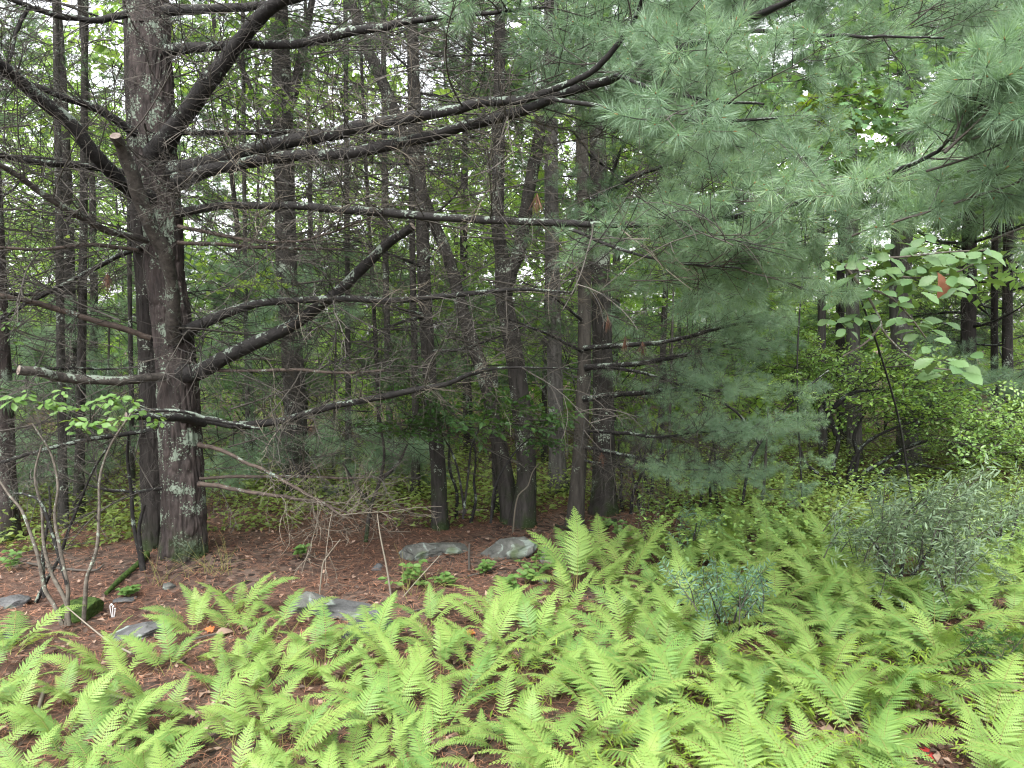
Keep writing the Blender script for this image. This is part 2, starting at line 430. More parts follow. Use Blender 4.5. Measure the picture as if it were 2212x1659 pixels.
def ground_mat():
    m, n, l = newmat('forest_floor')
    tc = n.new('ShaderNodeTexCoord')
    a = n.new('ShaderNodeTexNoise'); a.inputs['Scale'].default_value = 1.3; a.inputs['Detail'].default_value = 5
    b = n.new('ShaderNodeTexNoise'); b.inputs['Scale'].default_value = 45; b.inputs['Detail'].default_value = 6; b.inputs['Roughness'].default_value = 0.75
    c = n.new('ShaderNodeTexVoronoi'); c.inputs['Scale'].default_value = 26
    for x in (a, b, c): l.new(tc.outputs['Object'], x.inputs['Vector'])
    r1 = ramp(n, [(0.3, (0.024, 0.016, 0.013)), (0.5, (0.082, 0.05, 0.038)), (0.72, (0.165, 0.10, 0.075))]); l.new(b.outputs['Fac'], r1.inputs[0])
    r2 = ramp(n, [(0.3, (0.026, 0.02, 0.017)), (0.7, (0.12, 0.09, 0.073))]); l.new(c.outputs['Color'], r2.inputs[0])
    mr = n.new('ShaderNodeMapRange'); mr.inputs['From Min'].default_value = 0.45; mr.inputs['From Max'].default_value = 0.6; l.new(a.outputs['Fac'], mr.inputs['Value'])
    mx = n.new('ShaderNodeMix'); mx.data_type = 'RGBA'; l.new(mr.outputs[0], mx.inputs[0]); l.new(r1.outputs[0], mx.inputs[6]); l.new(r2.outputs[0], mx.inputs[7])
    bp = n.new('ShaderNodeBump'); bp.inputs['Strength'].default_value = 0.9; bp.inputs['Distance'].default_value = 0.02; l.new(b.outputs['Fac'], bp.inputs['Height'])
    pb = n.new('ShaderNodeBsdfPrincipled'); pb.inputs['Roughness'].default_value = 0.9; pb.inputs['Specular IOR Level'].default_value = 0.15
    l.new(mx.outputs[2], pb.inputs['Base Color']); l.new(bp.outputs[0], pb.inputs['Normal'])
    o = n.new('ShaderNodeOutputMaterial'); l.new(pb.outputs[0], o.inputs['Surface'])
    return m
M['ground'] = ground_mat()

# ---------------------------------------------------------------- ground: one sheet
def build_ground():
    u = np.linspace(-1, 1, 321)
    xs = 3.2 * np.sinh(u * 4.6)              # dense near the middle, reaches +-150 m
    ys = 3.5 + 3.0 * np.sinh(np.linspace(-1, 1, 341) * 4.6)
    X, Y = np.meshgrid(xs, ys)
    Z = gz(X, Y)
    v = np.stack([X, Y, Z], -1).reshape(-1, 3)
    nx, ny = len(xs), len(ys)
    i = np.arange(ny - 1)[:, None] * nx + np.arange(nx - 1)[None, :]
    q = np.stack([i, i + 1, i + nx + 1, i + nx], -1).reshape(-1, 4)
    b = MB(); b.add(v, quads=q)
    o = b.build('forest_floor', M['ground'], smooth=True)
    tag(o, 'reddish brown forest floor of pine needles and leaf litter', 'ground', kind='structure')
build_ground()

def ground_pt(px, py):
    """where the photo point meets the ground"""
    lo, hi = 1.2, 60.0
    for _ in range(40):
        mid = (lo + hi) / 2
        p = P(px, py, mid)
        if p[2] > gz(p[0], p[1]): lo = mid
        else: hi = mid
    p = P(px, py, lo)
    return np.array([p[0], p[1], float(gz(p[0], p[1]))])

# ---------------------------------------------------------------- shared foliage meshes (used as parts by many plants)
def rand_perp(t):
    a = rng.normal(size=3); a -= t * a.dot(t)
    return unit(a)

def curve_twig(p0, d, L, n=6, bend=0.25, grav=0.0):
    """curved twig path"""
    pts = [np.array(p0, dtype=float)]
    d = unit(d); ax = rand_perp(d) * bend / (n - 1)
    for i in range(n - 1):
        d = unit(d + ax + np.array([0, 0, grav / (n - 1)]) + rng.normal(size=3) * 0.05)
        pts.append(pts[-1] + d * L / (n - 1))
    return np.array(pts), d

def add_needles(b, base, axis, n, L, w, spread=(18, 88), shoot=0.05, droop=0.18, mat=0):
    """n needles round the end of a shoot; each a bent tapering blade"""
    axis = unit(axis)
    e1 = rand_perp(axis); e2 = np.cross(axis, e1)
    t = rng.random(n)
    ph = rng.random(n) * 2 * np.pi
    al = np.radians(spread[1] + (spread[0] - spread[1]) * t + rng.normal(size=n) * 9)
    al = np.clip(al, 0.05, 1.9)
    rad = np.cos(ph)[:, None] * e1 + np.sin(ph)[:, None] * e2
    d = axis * np.cos(al)[:, None] + rad * np.sin(al)[:, None]
    b0 = base - axis * ((1 - t) * shoot)[:, None]
    l_ = L * (0.75 + 0.4 * rng.random(n))[:, None]
    side = unit(np.cross(d, rng.normal(size=(n, 3))))
    g = np.array([0, 0, -1.0])
    mid = b0 + d * l_ * 0.5 + g * droop * 0.12 * l_
    tip = b0 + d * l_ * 0.97 + g * droop * 0.5 * l_
    v = np.stack([b0 - side * w * 0.4, b0 + side * w * 0.4, mid + side * w * 0.5, mid - side * w * 0.5, tip], 1).reshape(-1, 3)
    k = np.arange(n)[:, None] * 5
    b.add(v, tris=k + np.array([[3, 2, 4]]), quads=k + np.array([[0, 1, 2, 3]]), mat=mat)

def add_bud(b, p, ax, L=0.014, r=0.0035, mat=1):
    ax = unit(ax); e1 = rand_perp(ax); e2 = np.cross(ax, e1)
    v = [p - ax * L * 0.6, p + e1 * r, p + e2 * r, p - e1 * r, p - e2 * r, p + ax * L]
    b.add(v, tris=[[0, 2, 1], [0, 3, 2], [0, 4, 3], [0, 1, 4], [5, 1, 2], [5, 2, 3], [5, 3, 4], [5, 4, 1]], mat=mat)

def pine_bough_mesh(name, L=0.75, n_side=9, needles=70, nl=0.1, w=0.0019, mats=None, twigr=0.0035, sub=True):
    b = MB()
    main, dend = curve_twig((0, 0, 0), (1, rng.normal() * .12, 0.02), L, 9, 0.2, 0.25)
    b.tube(main, np.linspace(twigr * 1.5, twigr * 0.5, 9), 5, mat=2)
    ends = [(main[-1], dend)]
    for i in range(n_side):
        f = 0.12 + 0.8 * i / n_side
        k = f * 8; a = int(k)
        p = main[a] + (main[min(a + 1, 8)] - main[a]) * (k - a)
        s = 1 if i % 2 else -1
        ang = R(rng.uniform(32, 62)) * s
        d = np.array([math.cos(ang), math.sin(ang), rng.normal() * .22])
        l_ = L * (0.5 - 0.3 * f) * rng.uniform(0.75, 1.25)
        tw, de = curve_twig(p, d, l_, 6, 0.3, 0.25)
        b.tube(tw, np.linspace(twigr * 0.8, twigr * 0.45, 6), 4, mat=2)
        ends.append((tw[-1], de))
        if sub and l_ > 0.12:
            for j in (2, 3, 4):
                if rng.random() < 0.5:
                    a2 = R(rng.uniform(30, 55)) * (1 if (j + i) % 2 else -1)
                    c, s2 = math.cos(a2), math.sin(a2)
                    d2 = np.array([d[0] * c - d[1] * s2, d[0] * s2 + d[1] * c, d[2] + rng.normal() * .2])
                    t2, de2 = curve_twig(tw[j], d2, l_ * rng.uniform(0.3, 0.5), 4, 0.25, 0.2)
                    b.tube(t2, np.linspace(twigr * 0.6, twigr * 0.4, 4), 3, mat=2)
                    ends.append((t2[-1], de2))
    for p, d in ends:
        add_needles(b, p, d, needles, nl * rng.uniform(0.8, 1.1), w, shoot=nl * 0.55)
        add_bud(b, p, d)
    return b.mesh(name, mats)

NEAR_M = [M['needle'], M['bud'], M['twig']]
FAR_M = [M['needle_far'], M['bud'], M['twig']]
BOUGH = [pine_bough_mesh('pine_bough', needles=85, mats=NEAR_M) for _ in range(7)]
BOUGH_TIP = [pine_bough_mesh('pine_bough_tip', L=0.42, n_side=5, needles=120, nl=0.105, w=0.0017, mats=NEAR_M) for _ in range(3)]
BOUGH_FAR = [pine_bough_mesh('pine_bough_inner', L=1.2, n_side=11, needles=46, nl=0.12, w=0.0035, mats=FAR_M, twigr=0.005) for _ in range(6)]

def add_leaf(b, p, d, nrm, L, wd, mat=0, kind='ovate', fold=0.25, droop=0.15):
    d = unit(d); nrm = unit(nrm - d * np.dot(nrm, d)); s = np.cross(nrm, d)
    if kind == 'simple':
        prof = [(0.45, 1.0)]
    elif kind == 'ovate':
        prof = [(0.22, 0.75), (0.5, 1.0), (0.78, 0.62)]
    elif kind == 'obovate':
        prof = [(0.2, 0.38), (0.45, 0.75), (0.68, 1.0), (0.86, 0.72)]
    elif kind == 'oak':          # wavy-toothed chestnut oak leaf
        prof = [(0.12, .28), (0.18, .36), (0.26, .6), (0.31, .5), (0.40, .82), (0.45, .7), (0.55, 1.0), (0.60, .86), (0.70, 1.0), (0.75, .82), (0.84, .74), (0.88, .5)]
    elif kind == 'lance':
        prof = [(0.15, .6), (0.24, .45), (0.36, 1.0), (0.45, .7), (0.58, .95), (0.67, .6), (0.8, .6)]
    elif kind == 'blade':
        prof = [(0.3, 1.0), (0.65, .7)]
    elif kind == 'maple':
        pts2 = [(0, 0), (-.02, .28), (.16, .50), (.22, .30), (.42, .34), (.5, .6), (.62, .28), (.72, .18), (.80, .22), (1.0, 0), (.80, -.22), (.72, -.18), (.62, -.28), (.5, -.6), (.42, -.34), (.22, -.30), (.16, -.50), (-.02, -.28)]
        v = [p + d * (L * .35) - nrm * 0.0]
        for x, y in pts2:
            v.append(p + d * (L * x) + s * (L * y) - nrm * (L * (fold * 0.5 * abs(y) + droop * x * x)))
        k = len(pts2)
        b.add(v, tris=[[0, 1 + (i + 1) % k, 1 + i] for i in range(k)], mat=mat)
        return
    n = len(prof)
    v = [p]
    for x, y in prof:
        c = p + d * (L * x) - nrm * (droop * L * x * x)
        off = nrm * (fold * wd * 0.5 * y)
        v += [c, c + s * (wd * 0.5 * y) + off, c - s * (wd * 0.5 * y) + off]
    v.append(p + d * L - nrm * (droop * L))
    t = [[0, 1, 2], [0, 3, 1]]; q = []
    for i in range(n - 1):
        a, c = 1 + 3 * i, 4 + 3 * i
        q += [[a, c, c + 1, a + 1], [a, a + 2, c + 2, c]]
    a = 1 + 3 * (n - 1); e = len(v) - 1
    t += [[a, e, a + 1], [a, a + 2, e]]
    b.add(v, tris=t, quads=q if q else None, mat=mat)

def leaves_batch(b, c, d, nrm, L, w, fold=.25, droop=.15, mat=0):
    """many small folded leaves at once: 4 points each, creased along the midrib"""
    d = unit(d); nrm = unit(nrm - d * (nrm * d).sum(-1, keepdims=True)); s = np.cross(nrm, d)
    L = np.asarray(L)[:, None]; w = np.asarray(w)[:, None]
    fold = np.broadcast_to(np.asarray(fold, float).reshape(-1, 1), L.shape); droop = np.broadcast_to(np.asarray(droop, float).reshape(-1, 1), L.shape)
    m = c + d * L * .45 - nrm * droop * L * .2
    v = np.stack([c, m + s * w * .5 + nrm * fold * w * .5, c + d * L - nrm * droop * L, m - s * w * .5 + nrm * fold * w * .5, m], 1).reshape(-1, 3)
    k = np.arange(len(c))[:, None, None] * 5
    t = k + np.array([[[0, 4, 1], [0, 3, 4], [4, 2, 1], [4, 3, 2]]])
    b.add(v, tris=t.reshape(-1, 3), mat=mat)

def leafy_bough_mesh(name, L=1.3, n_side=9, per=9, leaf=0.085, wd=0.055, kind='simple', mats=None, droop=0.15, flat=0.35, zup=0.05, twigr=0.005):
    b = MB()
    main, de = curve_twig((0, 0, 0), (1, rng.normal() * .15, zup), L, 8, 0.35, -0.1)
    b.tube(main, np.linspace(twigr * 1.4, twigr * 0.4, 8), 4, mat=1)
    lines = [main]
    for i in range(n_side):
        f = 0.1 + 0.85 * i / n_side
        k = f * 7; a = min(int(k), 6)
        p = main[a] + (main[a + 1] - main[a]) * (k - a)
        s = 1 if i % 2 else -1
        ang = R(rng.uniform(28, 65)) * s
        d = np.array([math.cos(ang), math.sin(ang), rng.normal() * .3])
        tw, _ = curve_twig(p, d, L * (0.55 - 0.3 * f) * rng.uniform(.8, 1.2), 6, 0.4, -0.15)
        b.tube(tw, np.linspace(twigr * 0.6, twigr * 0.3, 6), 3, mat=1)
        lines.append(tw)
    for li, ln in enumerate(lines):
        n = per if li else per + 3
        for j in range(n):
            f = (0.25 + 0.75 * (j + rng.random() * .5) / n)
            k = min(f, 0.999) * (len(ln) - 1); a = int(k)
            p = ln[a] + (ln[min(a + 1, len(ln) - 1)] - ln[a]) * (k - a)
            t = unit(ln[min(a + 1, len(ln) - 1)] - ln[a])
            s = 1 if j % 2 else -1
            sd = unit(np.cross(np.array([0, 0, 1.0]), t)) * s
            d = unit(t * 0.55 + sd * rng.uniform(.5, 1.0) + rng.normal(size=3) * .25)
            nr = unit(np.array([0, 0, 1.0]) + rng.normal(size=3) * flat)
            add_leaf(b, p + d * leaf * .15, d, nr, leaf * rng.uniform(.7, 1.2), wd * rng.uniform(.8, 1.15), 0, kind, droop=droop * rng.uniform(.5, 1.8))
    return b.mesh(name, mats)

LEAFY = [leafy_bough_mesh('leafy_bough', mats=[M['leaf'], M['twig']], leaf=0.095, wd=0.065, per=10, flat=0.5) for _ in range(6)]
MAPLE = [leafy_bough_mesh('maple_bough', L=0.9, n_side=7, per=5, leaf=0.085, kind='maple', mats=[M['maple_leaf'], M['twig']], flat=0.35) for _ in range(4)]
SHRUBBY = [leafy_bough_mesh('shrub_spray', L=0.55, n_side=8, per=8, leaf=0.045, wd=0.024, kind='ovate', mats=[M['shrub_leaf'], M['twig']], flat=0.4) for _ in range(5)]
DARKLEAF = [leafy_bough_mesh('understory_spray', L=0.5, n_side=6, per=6, leaf=0.06, wd=0.032, kind='ovate', mats=[M['dark_leaf'], M['twig']], flat=0.4) for _ in range(4)]

def twig_spray_mesh(name, L=0.9, mats=None, n1=11, r0=0.0052, tert=True, bend=0.7):
    """dead branchlet: bare curving twigs"""
    b = MB()
    main, _ = curve_twig((0, 0, 0), (1, 0, rng.normal() * .1), L, 9, 0.4, -0.05)
    b.tube(main, np.linspace(r0, r0 * 0.35, 9), 4)
    p6, r6 = [], []
    for i in range(n1):
        f = 0.05 + 0.9 * i / n1
        k = f * 8; a = int(k); p = main[a] + (main[a + 1] - main[a]) * (k - a)
        ang = R(rng.uniform(25, 70)) * (1 if i % 2 else -1)
        d = np.array([math.cos(ang), math.sin(ang), rng.normal() * .35])
        l_ = L * (0.62 - 0.35 * f) * rng.uniform(.6, 1.3)
        tw, _ = curve_twig(p, d, l_, 7, bend, rng.normal() * .2)
        p6.append(tw); r6.append(np.linspace(r0 * 0.55, r0 * 0.25, 7))
        if tert:
            for j in (1, 2, 3, 4, 5):
                if rng.random() < 0.65:
                    a2 = R(rng.uniform(25, 60)) * (1 if rng.random() < .5 else -1)
                    c, s2 = math.cos(a2), math.sin(a2)
                    d2 = np.array([d[0] * c - d[1] * s2, d[0] * s2 + d[1] * c, d[2] + rng.normal() * .35])
                    t2, _ = curve_twig(tw[j], d2, l_ * rng.uniform(.25, .6), 7, bend, rng.normal() * .2)
                    p6.append(t2); r6.append(np.linspace(r0 * 0.36, r0 * 0.2, 7))
    b.tubes(p6, r6, 3)
    return b.mesh(name, mats)

DEAD = [twig_spray_mesh('dead_branchlet', mats=[M['twig']]) for _ in range(8)]
PALE = [twig_spray_mesh('pale_branchlet', mats=[M['twig_pale']], r0=0.0055, n1=8, bend=1.1) for _ in range(5)]

def in_gap(p):
    x, y = pix(p)
    return (1690 < x < 1965 and 170 < y < 385) or (1830 < x < 2180 and 560 < y < 840)

def pick(lst): return lst[int(rng.integers(len(lst)))]

# ---------------------------------------------------------------- trunks and limbs
def bark_disp(k, kz, amp):
    def f(th, s, rr):
        c = np.stack([np.cos(th) * k, np.sin(th) * k, s * kz], -1)
        w = c + 0.35 * np.stack([vnoise(c * 0.7 + 5), vnoise(c * 0.7 + 9), np.zeros_like(th)], -1)
        cr = np.clip(1 - np.abs(vnoise(w)) * 5.0, 0, 1)
        cr2 = np.clip(1 - np.abs(vnoise(w * 1.9 + 3)) * 4.0, 0, 1)
        big = fbm(c * 0.25 + 11, 2)
        return 1 + amp * (-cr - 0.5 * cr2 + 0.3 + .35 * vnoise(w * 4.3)) + amp * 0.5 * big
    return f

def trunk_part(name, root, pts, Y, mat, sides=14, rings=40, amp=0.05, k=3.0, kz=5.0, up=12.0, flare=0.35, base_drop=0.25):
    """pts rows: photo x, photo y, width in photo pixels [, depth]; goes on above the frame to height `up`"""
    rows = []
    for q in pts:
        d = q[3] if len(q) > 3 else Y
        p = P(q[0], q[1], d)
        rows.append([*p, q[2] / 2 / F * d])
    rows = np.array(rows)
    if up and rows[-1][2] < up:
        d = rows[-1][:3] - rows[-3 if len(rows) > 2 else -2][:3]; d = d / max(d[2], .2)
        h = up - rows[-1][2]
        for f in (0.35, 0.7, 1.0):
            rows = np.vstack([rows, [*(rows[-1][:3] + d * h * 0.34), max(rows[-1][3] * (0.72 if f < 1 else .3), 0.008)]])
    b0 = rows[0].copy(); b0[2] -= base_drop; b0[3] *= 1 + flare * 1.2
    r0 = rows[0].copy(); r0[3] *= 1 + flare * .8
    z1 = rows[0][:3] + (rows[1][:3] - rows[0][:3]) * min(0.12 / max(abs(rows[1][2] - rows[0][2]), .1), .4)
    rows = np.vstack([b0, r0, [*z1, rows[0][3] * (1 + flare * .25)], rows[1:]])
    sp = smooth_path(rows, rings)
    sp[:, 3] = np.maximum(sp[:, 3], 0.004)
    b = MB()
    b.tube(sp[:, :3], sp[:, 3], sides, disp=bark_disp(k, kz, amp))
    o = b.build(name, M[mat], root, smooth=True, loc=root.location)
    return o, sp

def limb(root, pts, Y0, Y1, mat='limb', name='branch', sides=9, n=None, cut=False, wscale=1.0, ypts=None, rough=0.10):
    """pts rows: photo x, photo y, width px; depth runs Y0 -> Y1 along it"""
    m = len(pts)
    rows = []
    for i, q in enumerate(pts):
        d = ypts[i] if ypts else Y0 + (Y1 - Y0) * i / (m - 1)
        rows.append([*P(q[0], q[1], d), max(q[2] * wscale / 2 / F * d, 0.0025)])
    n = n or max(18, 5 * m)
    sp = smooth_path(rows, n)
    jit = np.cumsum(rng.normal(size=(n, 3)), axis=0); jit -= np.linspace(0, 1, n)[:, None] * jit[-1]
    sp[:, :3] += jit * 0.0022
    b = MB()
    dsp = lambda th, s, rr: 1 + rough * vnoise(np.stack([np.cos(th) * 2, np.sin(th) * 2, s * 14], -1)) + rough * 1.6 * np.maximum(0, vnoise(np.stack([np.cos(th), np.sin(th), s * 6 + 7], -1)) - .3)
    b.tube(sp[:, :3], sp[:, 3], sides, disp=dsp, cap=cut, capmat=1)
    o = b.build(name, [M[mat], M['cut']], root, smooth=True, loc=root.location)
    return o, sp

def rel(root, p): return Vector(p) - root.location

def dress(root, part, sp, meshes, count, f0, f1, s0, s1, name, up_bias=0.1, ang=(35, 75), side=None, droop=0.0, roll=0.6, back=0.0):
    """attach sprays along a limb as sub-parts of it"""
    n = len(sp)
    for i in range(count):
        f = f0 + (f1 - f0) * (i + rng.random()) / count
        k = f * (n - 1); a = min(int(k), n - 2)
        p = sp[a, :3] + (sp[a + 1, :3] - sp[a, :3]) * (k - a)
        t = unit(sp[a + 1, :3] - sp[a, :3])
        hz = np.array([0, 0, 1.0])
        sd = unit(np.cross(hz, t)) * (1 if (i % 2 if side is None else side > 0) else -1)
        an = R(rng.uniform(*ang))
        d = t * math.cos(an) + sd * math.sin(an) + hz * (rng.normal() * .25 + up_bias - droop)
        if back and d[1] < 0 and rng.random() < back: d[1] = abs(d[1]) * .6
        if name == 'bough' and in_gap(p + unit(d) * .35): continue
        put(name, pick(meshes), part, frame(rel(root, p), d, scale=rng.uniform(s0, s1), roll=rng.normal() * roll))

# ---------------------------------------------------------------- the big double-stemmed pine
def big_pine():
    bx, by = PINE_XY
    root = empty('white_pine', (bx, by, float(gz(bx, by))))
    tag(root, 'large double-stemmed pine with rough lichen-spotted bark and many crooked limbs', 'pine tree', 'pine trees')
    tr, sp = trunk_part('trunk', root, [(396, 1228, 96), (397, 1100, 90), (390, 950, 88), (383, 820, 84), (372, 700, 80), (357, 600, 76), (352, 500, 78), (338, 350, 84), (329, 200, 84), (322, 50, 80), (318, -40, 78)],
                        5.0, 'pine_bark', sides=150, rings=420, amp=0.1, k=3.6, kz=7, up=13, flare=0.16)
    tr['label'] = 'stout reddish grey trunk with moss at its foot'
    tr2, _ = trunk_part('trunk', root, [(343, 1215, 66), (338, 1100, 62), (332, 950, 56), (325, 800, 48), (318, 600, 46), (306, 480, 44), (296, 250, 42), (290, 50, 40), (286, -40, 38)],
                        5.17, 'pine_bark_dark', sides=90, rings=260, amp=0.11, k=2.6, kz=7, up=12, flare=0.16)
    tr2['label'] = 'darker second trunk pressed against the stout one'
    out = {}
    def L(key, pts, Y0, Y1, mat='limb', cut=False, **k):
        o, s = limb(root, pts, Y0, Y1, mat, cut=cut, sides=10 if pts[0][2] > 14 else 7, **k)
        out[key] = (o, s); return o, s
    # limbs traced from the photograph (x, y, width)
    L('b1', [(395, 806, 46), (430, 804, 36), (500, 765, 31), (620, 708, 27), (700, 655, 25), (770, 595, 22), (830, 535, 21), (892, 488, 18)], 4.95, 4.3, cut=True)
    L('b2', [(395, 725, 40), (420, 705, 26), (480, 678, 21), (560, 654, 17), (650, 650, 15), (760, 646, 14), (880, 650, 12), (1000, 635, 11), (1110, 625, 8), (1240, 632, 5)], 4.95, 4.0)
    L('b3', [(395, 903, 24), (450, 908, 18), (520, 915, 17), (600, 906, 16), (680, 885, 15), (760, 867, 14), (850, 850, 13), (950, 830, 11), (1035, 800, 9), (1110, 792, 5), (1250, 797, 3)], 4.9, 4.3)
    L('b3b', [(440, 915, 20), (400, 905, 18), (350, 902, 16), (272, 898, 15)], 4.85, 4.35, cut=True)
    L('b3c', [(560, 925, 6), (450, 905, 8), (380, 890, 8), (280, 888, 9)], 4.5, 4.3)
    L('b4', [(355, 814, 20), (300, 818, 19), (250, 820, 19), (150, 817, 21), (100, 806, 22), (40, 799, 20)], 4.82, 4.2, 'limb_lichen', cut=True)
    L('b5', [(325, 732, 13), (230, 700, 13), (120, 668, 13), (60, 650, 12), (0, 640, 12), (-80, 620, 8)], 4.95, 4.3, 'limb_red')
    L('b6', [(376, 735, 34), (373, 690, 30), (370, 620, 26), (355, 552, 28), (326, 500, 30), (302, 435, 31), (284, 375, 28), (264, 320, 24), (249, 293, 23)], 4.88, 4.2, 'limb_lichen', cut=True)
    L('b7', [(325, 430, 40), (290, 418, 34), (255, 385, 30), (215, 345, 30), (150, 268, 29), (90, 218, 27), (40, 170, 26), (-10, 125, 22), (-90, 60, 16)], 4.9, 3.8)
    L('b8', [(310, 295, 24), (270, 272, 18), (210, 235, 17), (150, 215, 14), (70, 185, 12), (0, 160, 10), (-60, 150, 8)], 4.95, 4.2)
    L('b9', [(305, 378, 16), (200, 360, 14), (100, 352, 13), (0, 335, 12), (-100, 320, 9)], 4.9, 4.1)
    L('b10', [(330, 522, 15), (290, 512, 15), (230, 497, 15), (180, 472, 15), (120, 440, 14), (60, 400, 13), (0, 360, 11), (-60, 320, 8)], 4.9, 4.0, 'limb_lichen')
    L('b11', [(320, 530, 12), (270, 545, 10), (200, 578, 10), (120, 622, 9), (60, 655, 8), (0, 690, 6)], 5.1, 4.9)
    L('b12', [(335, 335, 52), (365, 290, 42), (400, 240, 37), (450, 170, 36), (510, 95, 33), (560, 40, 30), (610, 0, 27), (680, -60, 20)], 4.9, 4.3)
    o13 = L('b13', [(380, 370, 44), (430, 355, 36), (500, 332, 32), (580, 308, 30), (700, 285, 28), (780, 265, 27), (854, 252, 26), (950, 233, 22), (1040, 215, 20), (1120, 210, 17), (1220, 178, 14), (1287, 140, 13), (1364, 43, 10), (1400, -40, 7)], 4.85, 3.1)
    o14 = L('b14', [(385, 392, 40), (440, 368, 28), (520, 355, 24), (620, 341, 24), (740, 333, 24), (904, 300, 23), (1037, 263, 22), (1137, 230, 21), (1220, 197, 20), (1304, 173, 19), (1370, 143, 18), (1475, 100, 17), (1560, 66, 16), (1625, 37, 15), (1710, 0, 12), (1800, -50, 8)], 4.8, 2.7)
    L('b15', [(360, 110, 26), (420, 102, 21), (520, 95, 17), (640, 96, 18), (740, 72, 19), (830, 56, 15), (900, 42, 13), (1000, 34, 10), (1090, 25, 8), (1180, 15, 5)], 4.9, 3.8)
    L('b16', [(360, 22, 26), (430, 20, 18), (530, 15, 17), (620, 4, 15), (700, -20, 10)], 4.9, 4.4)
    L('b17', [(300, 20, 18), (250, 33, 14), (200, 42, 13), (120, 33, 12), (62, 12, 11), (0, -10, 9)], 5.0, 4.4)
    L('b17b', [(62, 14, 9), (35, 55, 8), (24, 100, 7), (15, 140, 6), (-30, 210, 4)], 4.45, 4.3)
    o18 = L('b18', [(385, 462, 20), (450, 452, 17), (520, 449, 16), (620, 450, 17), (740, 458, 17), (860, 468, 17), (1000, 480, 16), (1130, 487, 15), (1260, 495, 14), (1400, 498, 13), (1500, 488, 12), (1580, 478, 12), (1700, 452, 11), (1840, 412, 11), (1950, 366, 10), (2020, 330, 8), (2085, 270, 6), (2130, 215, 4)],
            4.9, 1.95)
    L('b20', [(430, 960, 12), (470, 972, 9), (520, 995, 8), (570, 1017, 8), (640, 1055, 8), (700, 1090, 7), (745, 1118, 4)], 4.85, 4.5, 'limb_red')
    L('b21', [(430, 1034, 7), (520, 1030, 7), (640, 1030, 6), (740, 1034, 5), (800, 1030, 3)], 4.95, 5.0, 'limb_red')
    L('b22', [(430, 1046, 12), (480, 1053, 10), (540, 1064, 8), (620, 1076, 8), (700, 1092, 6), (760, 1112, 4)], 4.85, 4.6, 'limb_red')
    L('b23', [(410, 800, 9), (520, 804, 7), (640, 802, 7), (740, 806, 6), (830, 800, 5)], 4.85, 4.6, 'limb_red')
    L('b24', [(380, 284, 14), (450, 288, 12), (560, 286, 12), (660, 283, 10), (760, 280, 8), (860, 290, 6)], 4.95, 4.5)
    L('b25', [(385, 525, 9), (500, 530, 8), (620, 536, 7), (740, 538, 5)], 4.85, 4.5, 'limb_red')
    L('b26', [(385, 490, 9), (500, 510, 8), (600, 520, 6), (700, 505, 5), (800, 470, 3)], 4.75, 4.2, 'limb_red')
    L('b27', [(300, 540, 9), (200, 530, 8), (100, 540, 7), (0, 535, 6)], 4.9, 4.4, 'limb_red')
    L('b28', [(350, 1055, 7), (300, 1062, 7), (240, 1058, 6), (180, 1045, 4)], 4.85, 4.6)
    L('b29', [(330, 930, 10), (230, 945, 10), (120, 965, 9), (0, 1000, 8)], 5.1, 4.7)
    L('b30', [(1500, 92, 9), (1608, 67, 9), (1700, 68, 8), (1800, 73, 7), (1908, 77, 6), (2040, 82, 4)], 3.0, 2.8)
    L('b31', [(1230, 495, 8), (1350, 540, 7), (1480, 570, 5), (1600, 580, 4)], 3.5, 3.0)
    L('b32', [(1180, 212, 10), (1300, 228, 9), (1420, 250, 8), (1540, 262, 7), (1680, 255, 5)], 3.5, 2.9)
    L('b33', [(1330, 160, 9), (1420, 190, 8), (1530, 215, 7), (1650, 225, 5)], 3.2, 2.7)
    # dead, bare branchlets over the inner limbs
    dd = {'b1': (7, 0.1, 0.95), 'b2': (14, 0.1, 1), 'b3': (10, 0.15, 1), 'b4': (4, .2, .9), 'b5': (7, 0.1, 1), 'b6': (4, .2, .9), 'b7': (10, 0.1, 1), 'b8': (10, .1, 1), 'b9': (8, .1, 1),
          'b10': (10, 0.1, 1), 'b11': (7, .1, 1), 'b12': (10, .2, 1), 'b13': (16, .05, .62), 'b14': (16, .05, .55), 'b15': (14, .1, 1), 'b16': (6, .1, 1), 'b17': (8, .1, 1), 'b18': (20, .05, .58),
          'b21': (6, .1, 1), 'b24': (10, .1, 1), 'b25': (9, .1, 1), 'b26': (8, .1, 1), 'b27': (8, .1, 1), 'b28': (6, .1, 1), 'b29': (8, .1, 1), 'b23': (6, .1, 1)}
    for k, (c, f0, f1) in dd.items():
        dress(root, *out[k], DEAD, c, f0, f1, 0.55, 1.05, 'dead_branchlet', up_bias=0.0, roll=0.9)
    for k, c, f0, f1 in (('b3', 9, .3, .8), ('b13', 6, .15, .5), ('b14', 8, .1, .5), ('b18', 7, .15, .5), ('b20', 6, .5, 1), ('b22', 8, .5, 1), ('b2', 4, .3, 1), ('b26', 4, .3, 1)):
        dress(root, *out[k], PALE, c, f0, f1, 0.4, 0.75, 'pale_branchlet', up_bias=0.1, roll=1.5)
    # live, needled boughs on the outer limbs
    for k, c, f0, f1, s0, s1 in (('b13', 9, .72, 1, .55, .85), ('b14', 15, .58, 1, .5, .8), ('b18', 11, .62, .84, .42, .7), ('b30', 7, .05, 1, .35, .6), ('b31', 8, .3, 1, .45, .7), ('b32', 8, .35, 1, .5, .8), ('b33', 6, .3, 1, .5, .8), ('b15', 6, .75, 1, .6, .9)):
        dress(root, *out[k], BOUGH, c, f0, f1, s0, s1, 'bough', up_bias=0.12, ang=(25, 70), back=.75 if k in ('b13', 'b14', 'b18') else .4)
